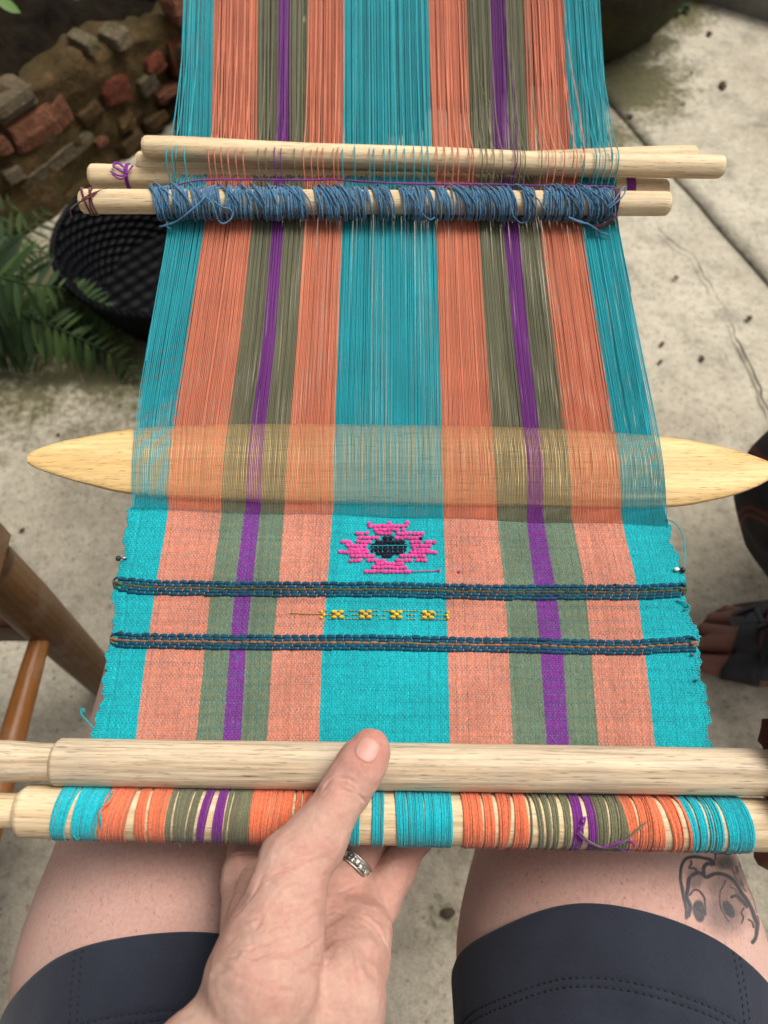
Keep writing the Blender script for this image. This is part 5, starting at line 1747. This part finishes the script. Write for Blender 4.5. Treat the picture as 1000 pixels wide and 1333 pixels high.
mb.tube(smoothline([LC(534, 744.5, .0007), LC(553, 743.8, .0009), LC(571, 742.8, .0006)], 12), .00028, 5, np.array(PINK) * .8)
motif = link('pink_motif', mb.mesh('pink_motif'), M['yarn'], loom_root)
mb = MB()
for y, ints in [(701, [(498, 513)]), (705.5, [(488, 528)]), (710.5, [(482, 531)]), (715.5, [(482, 530)]), (719.5, [(489, 526)]), (723.5, [(497, 512)])]:
    for x0, x1 in ints: bead_row(mb, x0, x1, y, (.008, .008, .022), 6, 2.9, .0006)
bead_row(mb, 546, 551, 700.8, (.012, .012, .035), 4, 2.6, .001)
link('dark_heart', mb.mesh('dark_heart'), M['navy_yarn'], motif)
mb = MB()
for x in (486, 492, 498, 505, 511, 518, 525):
    for y in (703.5, 713.5, 718.5):
        mb.tube(np.array([LC(x, y + 1.2, .0012), LC(x + .2, y, .0017), LC(x, y - 1.2, .0012)]), .00024, 5, TEAL)
mb.tube(smoothline([LC(x, 711.5 - .01 * (x - 480), .0017) for x in (482, 495, 508, 520, 530)], 14), .00028, 5, TEAL)
link('tie_threads', mb.mesh('tie_threads'), M['thread'], motif)

# --- the yellow crosses
for k, cx in enumerate((440, 476, 516, 557)):
    mb = MB()
    for dx, dy in ((-4.4, -3.4), (4.4, -3.4), (0, 0), (-4.4, 3.6), (4.4, 3.6)):
        p = LC(cx + dx * 1.05, 800.5 + dy, .0011); sc = np.linalg.norm(LC(cx + 1, 800) - LC(cx, 800))
        mb.beads([p], RT * sc * 3.9, LV * sc * 2.3, LN * .0012, np.array(YELLOW) * rng.uniform(.85, 1.1), 8, 5)
    if k == 3: mb.beads([LC(566, 799, .001)], RT * .0006, LV * .0008, LN * .0008, YELLOW)
    link('yellow_cross', mb.mesh('yellow_cross'), M['yarn'], loom_root)
mb = MB()
for x, dx in ((419.5, 2.5), (583, -1)):
    for dy in (-3.5, 0.5, 4):
        mb.beads([LC(x + (dx if dy == 0.5 else -dx * .2), 800.5 + dy, .0009)], RT * .0010, LV * .0010, LN * .001, YELLOW)
for y in (795.5, 800.8, 806):
    for x in np.arange(424, 582, 4.4):
        if rng.random() < .7:
            mb.tube(np.array([LC(x, y, .0006), LC(x + 1.4, y, .0009), LC(x + 2.8, y, .0006)]), .00030, 4, np.array(YELLOW) * rng.uniform(.4, .75))
mb.tube(smoothline([LC(378, 798.2, .0004), LC(400, 799, .0008), LC(420, 799.6, .0007)], 12), .0003, 5, (.55, .22, .04))
link('yellow_weft', mb.mesh('yellow_weft'), M['yarn'], loom_root)

# loose ends at the edges of the cloth
mb = MB()
mb.tube(smoothline([LC(124, 950, .0), LC(116, 940, .001), LC(110, 932, .003), LC(109, 926, .004), LC(112, 924, .004), LC(113, 928, .003)], 24), .0005, 6, np.array(TEAL) * .8)
for (x, y) in ((110, 928), (111, 924), (112, 927)): mb.beads([LC(x, y, .003)], RT * .0009, LV * .0008, LN * .0008, np.array(TEAL) * .7)
mb.tube(smoothline([LC(866, 676, .001), LC(877, 682, .002), LC(886, 697, .003), LC(889, 715, .003), LC(888, 738, .002), LC(884, 741, .001)], 30), .00036, 5, np.array(TEAL) * .9)
for (x, y, c) in ((157, 822, (.03, .07, .05)), (138, 872, (.01, .10, .10)), (905, 886, (.01, .12, .12)), (896, 790, (.05, .12, .12)), (900, 853, (.08, .15, .13)), (800, 762, (.01, .01, .01))):
    mb.beads([LC(x, y, .0012)], RT * .0012, LV * .0009, LN * .0009, c)
mb.tube(smoothline([LC(880, 782, .001), LC(890, 786, .002), LC(895, 792, .002), LC(889, 795, .001)], 16), .0005, 5, np.array(TEAL) * .8)
link('loose_ends', mb.mesh('loose_ends'), M['yarn'], loom_root)

# pins of the stretcher, one at each edge
def pin(px, py, sg, label):
    mb = MB()
    mb.tube(np.array([LP(px - sg * 9, py - 1, .0012), LP(px + sg * 2, py, .0012)]), .0006, 6)
    o = link('pin', mb.mesh('pin', color=False), M['steel']); props(o, label, 'pin')
    mb = MB()
    aa = np.linspace(0, 2 * np.pi, 12, endpoint=False)
    c = LP(px + sg * 2, py, .0014)
    mb.grid(np.array([c + RT * sg * x + (np.cos(aa)[:, None] * LV + np.sin(aa)[:, None] * LN) * r for x, r in ((-.001, .0001), (-.001, .0016), (.0006, .0018), (.0012, .0011), (.0012, .0001))]), close_v=True)
    h = link('head', mb.mesh('head', color=False), M['buckle'], o)
pin(156, 727, -1, 'tiny dark headed pin through the cloth edge above the olive corded band')
pin(887, 742, 1, 'tiny pin with a pale bead through the cloth edge on the sandal side')
mb = MB(); mb.beads([LP(881, 741, .0018)], RT * .0017, LV * .0012, LN * .0012, (1, 1, 1), 10, 6)
ob = [o for o in bpy.data.objects if o.name == 'pin.001'][0]
link('bead', mb.mesh('bead', color=False), M['pin_white'], ob)

# ------------------------------------------------------------------ sticks
def stick(name, pL, pR, hgt, r, label, cat, mat='pine', prof=None, seed=0, squash=1.0, noise=.026):
    a, b = LP(*pL, hgt), LP(*pR, hgt)
    root = empty(name, (a + b) / 2, label, cat, None)
    be = 0.0016 / np.linalg.norm(b - a)
    prof = prof or [(0, r * .80), (be, r * .97), (be * 3, r), (1 - be * 3, r), (1 - be, r * .97), (1, r * .80)]
    o = turned('shaft', a, b, prof, M[mat], root, 24, noise, squash, seed, 60)
    return root, a, b


lease, *_ = stick('lease_rod', (188, 194), (941, 219), .0165, .0078, 'pale pine rod lying over most warp threads, farthest of the sticks above the blue yarn', 'loom stick', seed=1)
lease2, *_ = stick('lease_rod', (180, 214), (905, 206), .002, .0072, 'thin pale pine rod half hidden under the farthest rod, its end peeping out above it', 'loom stick', seed=2)
shed, sa, sb = stick('shed_rod', (118, 229), (868, 249), -.0030, .0083, 'thick pine shed rod tied with purple yarn, lying just behind the blue wound stick', 'loom stick', seed=3, noise=.018)
hed, ha, hb = stick('heddle_stick', (106, 262), (871, 265), .0120, .0082, 'pine heddle stick wound with loose blue yarn across the warp', 'loom stick', seed=4, noise=.018)

# blue heddle loops round their stick
hc = lambda px: ha + (hb - ha) * ((px - 106) / (871 - 106))
mb = MB()
gaps = [(398, 411), (476, 489), (506, 521), (561, 567), (582, 591), (666, 678), (690, 706), (224, 229), (246, 252), (290, 296)]
px = 201.0
slant = 0.0
while px < 793:
    dens = 1.5 + 0.8 * vnoise(np.array([[px / 26.0, 0, 0]]), 1, 8)[0]
    px += max(0.9, dens) * rng.uniform(.5, 1.5)
    ing = any(a < px < b for a, b in gaps)
    if ing and rng.random() < .85: continue
    slant = 7 * vnoise(np.array([[px / 45.0, 3, 0]]), 1, 4)[0] + rng.normal(2.0, 4.0)
    nn = 22
    a = np.linspace(0, 2 * np.pi, nn, endpoint=False)
    R0 = .0082 + .0007 + abs(rng.normal(0, .0005))
    stick_up = 0.0004 + 0.0030 * max(0, vnoise(np.array([[px / 18.0, 9, 0]]), 1, 5)[0] + rng.normal(0, .35) * .6)
    droop = .0015 + .003 * rng.random()
    rr = R0 + stick_up * np.clip(np.cos(a), 0, 1) ** 3 * .8 + droop * np.clip(-np.cos(a), 0, 1) ** 3
    x = px - slant * np.cos(a) * .9 + rng.normal(0, .25, nn).cumsum() * .18
    C = np.stack([hc(t) for t in x])
    P = C + (LV[None] * np.cos(a)[:, None] + LN[None] * np.sin(a)[:, None]) * rr[:, None]
    mb.tube(P, .00056, 5, np.array(BLUE) * rng.uniform(.7, 1.35), closed=True)
# a second, crossing set that lies looser
for k in range(46):
    px = rng.uniform(205, 785)
    if any(a - 2 < px < b + 2 for a, b in gaps): continue
    sl = rng.uniform(8, 22)
    a = np.linspace(-.6, np.pi + .4, 16)
    rr = .0096 + .0012 * rng.random() + .0015 * np.sin(a * 2) ** 2
    x = px - sl * np.cos(a)
    P = np.stack([hc(t) for t in x]) + (LV[None] * np.cos(a)[:, None] + LN[None] * np.sin(a)[:, None]) * rr[:, None]
    mb.tube(P, .00048, 5, np.array(BLUE) * rng.uniform(.75, 1.4))
link('blue_winding', mb.mesh('blue_winding'), M['yarn'], hed)
def tail_part(mb_, parent): link('yarn_tail', mb_.mesh('yarn_tail'), M['yarn'], parent)
mb = MB()
for off in (0, .9):
    mb.tube(smoothline([LP(268, 252 + off, .023), LP(262, 262, .024), LP(245, 277 + off, .020), LP(232, 287, .012), LP(222, 291 + off, .008), LP(208, 295, .006)], 30, .0001), .00055, 6, np.array(BLUE) * 1.15)
tail_part(mb, hed); mb = MB()
mb.tube(smoothline([LP(266, 255, .023), LP(276, 264, .024), LP(281, 278, .020), LP(284, 287, .014), LP(291, 291, .012), LP(299, 287, .013), LP(303, 279, .015), LP(299, 272, .018), LP(290, 270, .021), LP(278, 262, .024)], 40, .0001), .0006, 6, np.array(BLUE) * 1.1)
tail_part(mb, hed); mb = MB()
mb.tube(smoothline([LP(218, 289, .010), LP(217, 295, .008), LP(223, 298, .006)], 10), .0005, 5, np.array(BLUE))
tail_part(mb, hed); mb = MB()
mb.tube(smoothline([LP(790, 270, .021), LP(799, 262, .023), LP(809, 247, .022), LP(814, 243, .02), LP(813, 252, .02), LP(804, 262, .022), LP(792, 272, .021)], 34), .0005, 6, np.array(BLUE) * 1.1)
tail_part(mb, hed); mb = MB()
for off in (0, 1.2):
    mb.tube(smoothline([LP(740, 283, .018), LP(752, 287 + off, .017), LP(766, 292, .012), LP(780, 300 + off, .006), LP(793, 307, .004)], 24, .0001), .00055, 6, np.array(BLUE) * 1.1)
tail_part(mb, hed); mb = MB()
mb.tube(smoothline([LP(545, 270, .021), LP(552, 280, .018), LP(560, 286, .014), LP(566, 283, .014)], 16), .0005, 5, np.array(BLUE))
tail_part(mb, hed); mb = MB()
mb.tube(smoothline([LP(664, 262, .022), LP(668, 280, .018), LP(678, 290, .012), LP(688, 287, .014), LP(690, 276, .019)], 20), .0005, 5, np.array(BLUE))
tail_part(mb, hed)
# dark red tie at both ends of the heddle stick
mb = MB()
def around(c, r, n=20, tilt=0.0, rad=.0006, col=WINE, turns=1):
    a = np.linspace(0, 2 * np.pi * turns, n * turns)
    ax = (hb - ha) / np.linalg.norm(hb - ha)
    P = c + (LV * np.cos(a)[:, None] + LN * np.sin(a)[:, None]) * r + ax * (tilt * np.cos(a) + .0011 * a / 6.28)[:, None]
    mb.tube(P, rad, 6, np.array(col) * rng.uniform(.8, 1.3))
around(hc(112), .0088, tilt=-.003); around(hc(112.8), .0088, tilt=-.0025); around(hc(122), .0088, tilt=-.002); around(hc(123), .0088, tilt=.001)
mb.tube(smoothline([LP(130, 248, .0195), LP(118, 256, .0212), LP(104, 263, .021), LP(95, 270, .012), LP(92, 274, .008), LP(93, 284, .004)], 26, .0001), .0006, 6, WINE)
mb.tube(smoothline([LP(158, 247, .016), LP(140, 246, .018), LP(120, 252, .021), LP(106, 260, .021)], 20), .0005, 6, WINE)
link('red_tie', mb.mesh('red_tie'), M['yarn'], hed); mb = MB()
for k in range(4): around(hc(797 + k * 1.4), .0092 + .0002 * k, tilt=.001)
for k in range(3): mb.tube(smoothline([LP(799, 280 - k, .019), LP(795, 287 + k, .014), LP(785, 292 + k, .010), LP(772, 294 + k, .007)], 16), .0006, 6, np.array(WINE) * rng.uniform(.9, 1.5))
link('red_tie', mb.mesh('red_tie'), M['yarn'], hed)
# purple cord along the heddles and round both ends of the shed rod
mb = MB()
cordp = [(166, 236, .0055), (196, 241, .008), (226, 243, .014), (240, 238, .0145), (270, 234, .0155), (330, 234, .016), (400, 234, .016), (440, 234, .016), (470, 237, .016), (540, 239, .0155), (620, 239.5, .015), (700, 242, .015), (760, 242, .015), (785, 243, .0145), (799, 243, .012), (812, 244, .008), (817, 245, .006)]
for off in (0, .8):
    mb.tube(smoothline([LP(x, y + off * math.sin(x / 7), h + off * .0004) for x, y, h in cordp[2:15]], 120, .00006), .00052, 6, np.array(PURPLE) * (1.1 - off * .3))
link('purple_cord', mb.mesh('purple_cord'), M['yarn'], shed); mb = MB()
sc_ = lambda px: sa + (sb - sa) * ((px - 118) / (868 - 118))
ax = (sb - sa) / np.linalg.norm(sb - sa)
def around_shed(px, col=PURPLE, r=.0090, tilt=0.0):
    a = np.linspace(0, 2 * np.pi, 20)
    mb.tube(sc_(px) + (LV * np.cos(a)[:, None] + LN * np.sin(a)[:, None]) * r + ax * (tilt * np.cos(a))[:, None], .0006, 6, np.array(col) * rng.uniform(.8, 1.3))
for x in (168, 169.5, 171): around_shed(x)
kn = MB()
mb, kn = kn, mb
for x in (813.5, 815, 816.5, 818, 819.5, 821, 822.5): around_shed(x)
link('purple_tie', mb.mesh('purple_tie'), M['yarn'], shed); mb = kn
for loop in ([(166, 226), (156, 222), (148, 216), (154, 213), (162, 219), (167, 226)], [(166, 227), (157, 229), (149, 226), (144, 223)], [(167, 226), (160, 216), (152, 211), (147, 216), (155, 221), (166, 228)], [(166, 227), (170, 219), (173, 216), (168, 222)], [(165, 228), (158, 233), (152, 231), (146, 226)]):
    mb.tube(smoothline([LP(x, y, .0075 + .0015 * rng.random()) for x, y in loop], 22, .00008), .0006, 6, np.array(PURPLE) * rng.uniform(.9, 1.4))
link('purple_tie', mb.mesh('purple_tie'), M['yarn'], shed)

# ------------------------------------------------------------------ the batten standing in the shed
def batten():
    topE = [(36, 593), (40, 589), (48, 585), (70, 577), (100, 570.5), (175, 558), (300, 552), (500, 553), (700, 557), (860, 568), (930, 579), (975, 591), (1006, 603), (1018, 610)]
    botE = [(36, 602), (40, 606), (48, 610), (70, 618), (110, 630), (175, 644), (300, 652), (500, 657), (700, 660), (860, 661), (930, 651), (975, 638), (1006, 622), (1018, 613)]
    n = 110
    xs = np.concatenate([np.linspace(36, 60, 14, endpoint=False), np.linspace(60, 985, 80, endpoint=False), np.linspace(985, 1018, 16)])
    tc, bc_ = (smoothline([(x, y, 0) for x, y in e], 600) for e in (topE, botE))
    ty = np.interp(xs, tc[:, 0], tc[:, 1]); by = np.interp(xs, bc_[:, 0], bc_[:, 1])
    sec = [(0.0, 0.0), (0.05, .0018), (0.16, .0036), (0.34, .0046), (0.66, .0046), (0.84, .0036), (0.95, .0018), (1.0, 0.0)]
    full = [(f, h) for f, h in sec] + [(f, -h) for f, h in sec[-2:0:-1]]
    rings = []
    for x, a, b in zip(xs, ty, by):
        tk = min(1.0, .35 + .65 * min(x - 36, 1018 - x) / 150)
        rings.append([LP(x, a + (b - a) * f, h * tk) for f, h in full])
    return np.array(rings)


BP = batten()
bc = LP(500, 607)
X = RT; Yb = LV; Zb = LN
Rw = np.stack([X, Yb, Zb], 1)
loc = (BP - bc) @ Rw
mb = MB(); mb.grid(loc, close_v=True)
nr, ns = loc.shape[:2]
k0 = mb.n
mb.add(np.array([loc[0].mean(0), loc[-1].mean(0)]))
mb.t.append(np.array([[k0, (i + 1) % ns, i] for i in range(ns)] + [[k0 + 1, (nr - 1) * ns + i, (nr - 1) * ns + (i + 1) % ns] for i in range(ns)]))
bme = mb.mesh('batten', color=False)
bat = bpy.data.objects.new('batten', bme); COL.objects.link(bat)
bme.materials.append(M['batten_wood'])
bat.matrix_basis = Matrix(((X[0], Yb[0], Zb[0], bc[0]), (X[1], Yb[1], Zb[1], bc[1]), (X[2], Yb[2], Zb[2], bc[2]), (0, 0, 0, 1)))
props(bat, 'flat yellowish wooden batten with pointed ends held in the open shed of the warp', 'weaving batten')

# ------------------------------------------------------------------ the two front bars
rA, rB = .0123, .0134
a, b = LP(-60, 990, .008), LP(1080, 1006, .008)
frontA = empty('breast_bar', (a + b) / 2, 'bare pale front bar pressed on the end of the cloth under the thumb', 'loom bar')
tA = lambda px: (px + 60) / 1140.0
turned('shaft', a, b, [(0, .0090), (tA(-40), .0112), (tA(10), .0110), (tA(55), .0098), (tA(73.5), .0098), (tA(74.5), .0113), (tA(78), rA), (tA(1040), rA), (tA(1055), rA * .95), (tA(1056), .0098), (1, .0105)],
       M['pine_worn'], frontA, 30, .016, 1.0, 12, 70)
a2, b2 = LP(-60, 1054, .002), LP(1080, 1075, .002)
frontB = empty('cloth_bar', (a2 + b2) / 2, 'nearest front bar lashed with bands of teal, coral, olive and purple yarn', 'loom bar')
turned('shaft', a2, b2, [(0, .0086), (tA(-30), .0096), (tA(5), .0088), (tA(26.5), .0090), (tA(28), .0115), (tA(35), rB), (tA(1050), rB), (1, rB * .98)], M['pine'], frontB, 30, .014, 1.0, 22, 70)
bcn = lambda px: a2 + (b2 - a2) * ((px + 60) / 1140.0)
WR = [(86, 110, 77, 94, 'T'), (112, 126, 104, 116, 'T'), (127, 147, 116, 129, 'T'), (146, 149, 132, 134, 'T'),
      (150, 166, 138, 147, 'C'), (167, 184, 149, 171, 'C'), (188, 200, 184, 199, 'C'), (204, 229, 203, 222, 'C'), (230, 236, 224, 230, 'O'), (238, 258, 235, 247, 'O'), (260, 268, 250, 258, 'O'),
      (274, 284, 262, 272, 'P'), (290, 301, 282, 295, 'P'), (303, 309, 297, 300, 'O'), (311, 320, 303, 312, 'O'), (321, 332, 313, 328, 'O'), (333, 371, 329, 362, 'C'), (373, 386, 365, 384, 'C'), (389, 396, 386, 394, 'C'), (398, 410, 397, 408, 'C'),
      (412, 428, 410, 426, 'C'), (432, 452, 430, 450, 'T'), (460, 470, 458, 470, 'T'), (486, 502, 485, 500, 'T'), (515, 588, 518, 588, 'T'),
      (600, 625, 602, 627, 'C'), (627, 640, 629, 643, 'C'), (645, 664, 647, 657, 'C'), (668, 682, 664, 684, 'C'), (686, 688, 686, 688, 'O'), (692, 700, 698, 704, 'O'), (702, 711, 708, 712, 'O'), (713, 722, 716, 721, 'O'), (727, 738, 730, 736, 'O'),
      (739, 752, 740, 751, 'P'), (757, 767, 760, 769, 'P'), (767, 785, 770, 784, 'O'), (787, 798, 786, 796, 'O'), (799, 809, 798, 810, 'O'), (802, 818, 812, 822, 'C'), (821, 836, 824, 838, 'C'), (838, 848, 840, 858, 'C'), (853, 870, 868, 880, 'C'), (876, 880, 888, 893, 'C'),
      (880, 890, 893, 900, 'T'), (892, 904, 901, 910, 'T'), (907, 912, 914, 918, 'T'), (914, 925, 921, 930, 'T'), (928, 945, 938, 947, 'T'), (940, 952, 947, 957, 'T'), (946, 962, 957, 969, 'T')]
CC = {'T': np.array(TEAL_W) * 1.15, 'C': np.array([.66, .15, .062]), 'O': np.array(OLIVE), 'P': np.array(PURPLE)}
axb = (b2 - a2) / np.linalg.norm(b2 - a2)
for (t0, t1, q0, q1, c) in WR:
    mb = MB()
    n = max(2, int(round(max(t1 - t0, q1 - q0) / 2.15)))
    for k in range(n):
        f = (k + .5) / n
        xt = t0 + (t1 - t0) * f + rng.normal(0, .25); xb = q0 + (q1 - q0) * f + rng.normal(0, .25)
        aa = np.linspace(0, 2 * np.pi, 26, endpoint=False)
        w = (1 - np.cos(aa)) / 2                     # 0 on the far side, 1 on the near side
        curve = 1.6 * np.sin(aa) * rng.uniform(.2, 1)
        x = xt * (1 - w) + xb * w + curve
        rr = rB + .00042 + abs(rng.normal(0, .00012)) + .0006 * (rng.random() < .12) * np.clip(np.sin(aa * 1.5 + 2), 0, 1)
        P = np.stack([bcn(v) for v in x]) + (LV[None] * np.cos(aa)[:, None] + LN[None] * np.sin(aa)[:, None]) * np.broadcast_to(rr, (26,))[:, None]
        mb.tube(P, .00050, 6, CC[c] * rng.uniform(.82, 1.15), closed=True)
    link('yarn_lashing', mb.mesh('yarn_lashing'), M['yarn'], frontB)
mb = MB()
mb.tube(smoothline([LP(752, 1085, .017), LP(764, 1096, .014), LP(785, 1103, .010), (LP(802, 1098, .013)), LP(818, 1094, .014), LP(826, 1100, .011), LP(815, 1107, .006), LP(800, 1102, .010), LP(780, 1103, .009)], 44), .00055, 6, np.array(PURPLE) * 1.2)
tail_part(mb, frontB); mb = MB()
mb.tube(smoothline([LP(757, 1070, .018), LP(762, 1064, .0185), LP(760, 1074, .018), LP(755, 1078, .018)], 14), .0005, 6, np.array(PURPLE) * 1.1)
tail_part(mb, frontB); mb = MB()
mb.tube(smoothline([LP(755, 1083, .018), LP(768, 1096, .014), LP(790, 1104, .009), LP(808, 1098, .013), LP(826, 1084, .0165), LP(842, 1070, .017)], 30), .00055, 6, np.array(OLIVE) * .9)
tail_part(mb, frontB); mb = MB()
mb.tube(smoothline([LP(238, 1090, .010), LP(233, 1098, .004), LP(235, 1103, .002)], 12), .0005, 5, np.array(OLIVE))
tail_part(mb, frontB); mb = MB()
mb.tube(smoothline([LP(96, 1088, .011), LP(101, 1093, .008), LP(104, 1090, .009)], 10), .0006, 5, np.array(TEAL))
tail_part(mb, frontB); mb = MB()
mb.tube(smoothline([LP(146, 1030, .012), LP(138, 1048, .0175), LP(132, 1052, .0175), LP(131, 1070, .0165), LP(133, 1088, .010)], 20), .00055, 6, np.array(TEAL_W))
tail_part(mb, frontB); mb = MB()
mb.tube(smoothline([LP(150, 1030, .012), LP(142, 1044, .0175), LP(134, 1052, .0178), LP(129, 1062, .017), LP(129, 1088, .010)], 20), .0005, 6, CC['C'])
tail_part(mb, frontB)

# ------------------------------------------------------------------ the far end, out of the picture
vE = v_of(-330)
e0, e1_ = loom(np.array(-.22), np.array(vE), np.array(0.0)), loom(np.array(.22), np.array(vE), np.array(0.0))
far = empty('warp_beam', (e0 + e1_) / 2, 'pine end beam holding the far end of the warp', 'loom bar')
turned('shaft', e0, e1_, [(0, .0125), (1, .0125)], M['pine'], far, 20, .03, 1.0, 31)
tie = V3(0.0, 2.75, 1.05)
mb = MB()
for e in (e0, e1_):
    mb.tube(smoothline([e + RT * (.03 if e is e0 else -.03), (e + tie) / 2 - V3(0, 0, .02), tie], 20), .004, 6)
    aa = np.linspace(0, 2 * np.pi, 14, endpoint=False)
    mb.tube(e + RT * (.03 if e is e0 else -.03) + (LV * np.cos(aa)[:, None] + LN * np.sin(aa)[:, None]) * .016, .004, 6, closed=True)
props(link('rope', mb.mesh('rope', color=False), M['rope']), 'rope from the far end beam to the post', 'rope')
mb = MB(); mb.box(V3(0, 2.81, .8), (.05, .05, .82), bevel=.008)
props(link('post', mb.mesh('post', smooth=False, color=False), M['post']), 'weathered wooden post that the loom is tied to', 'post')
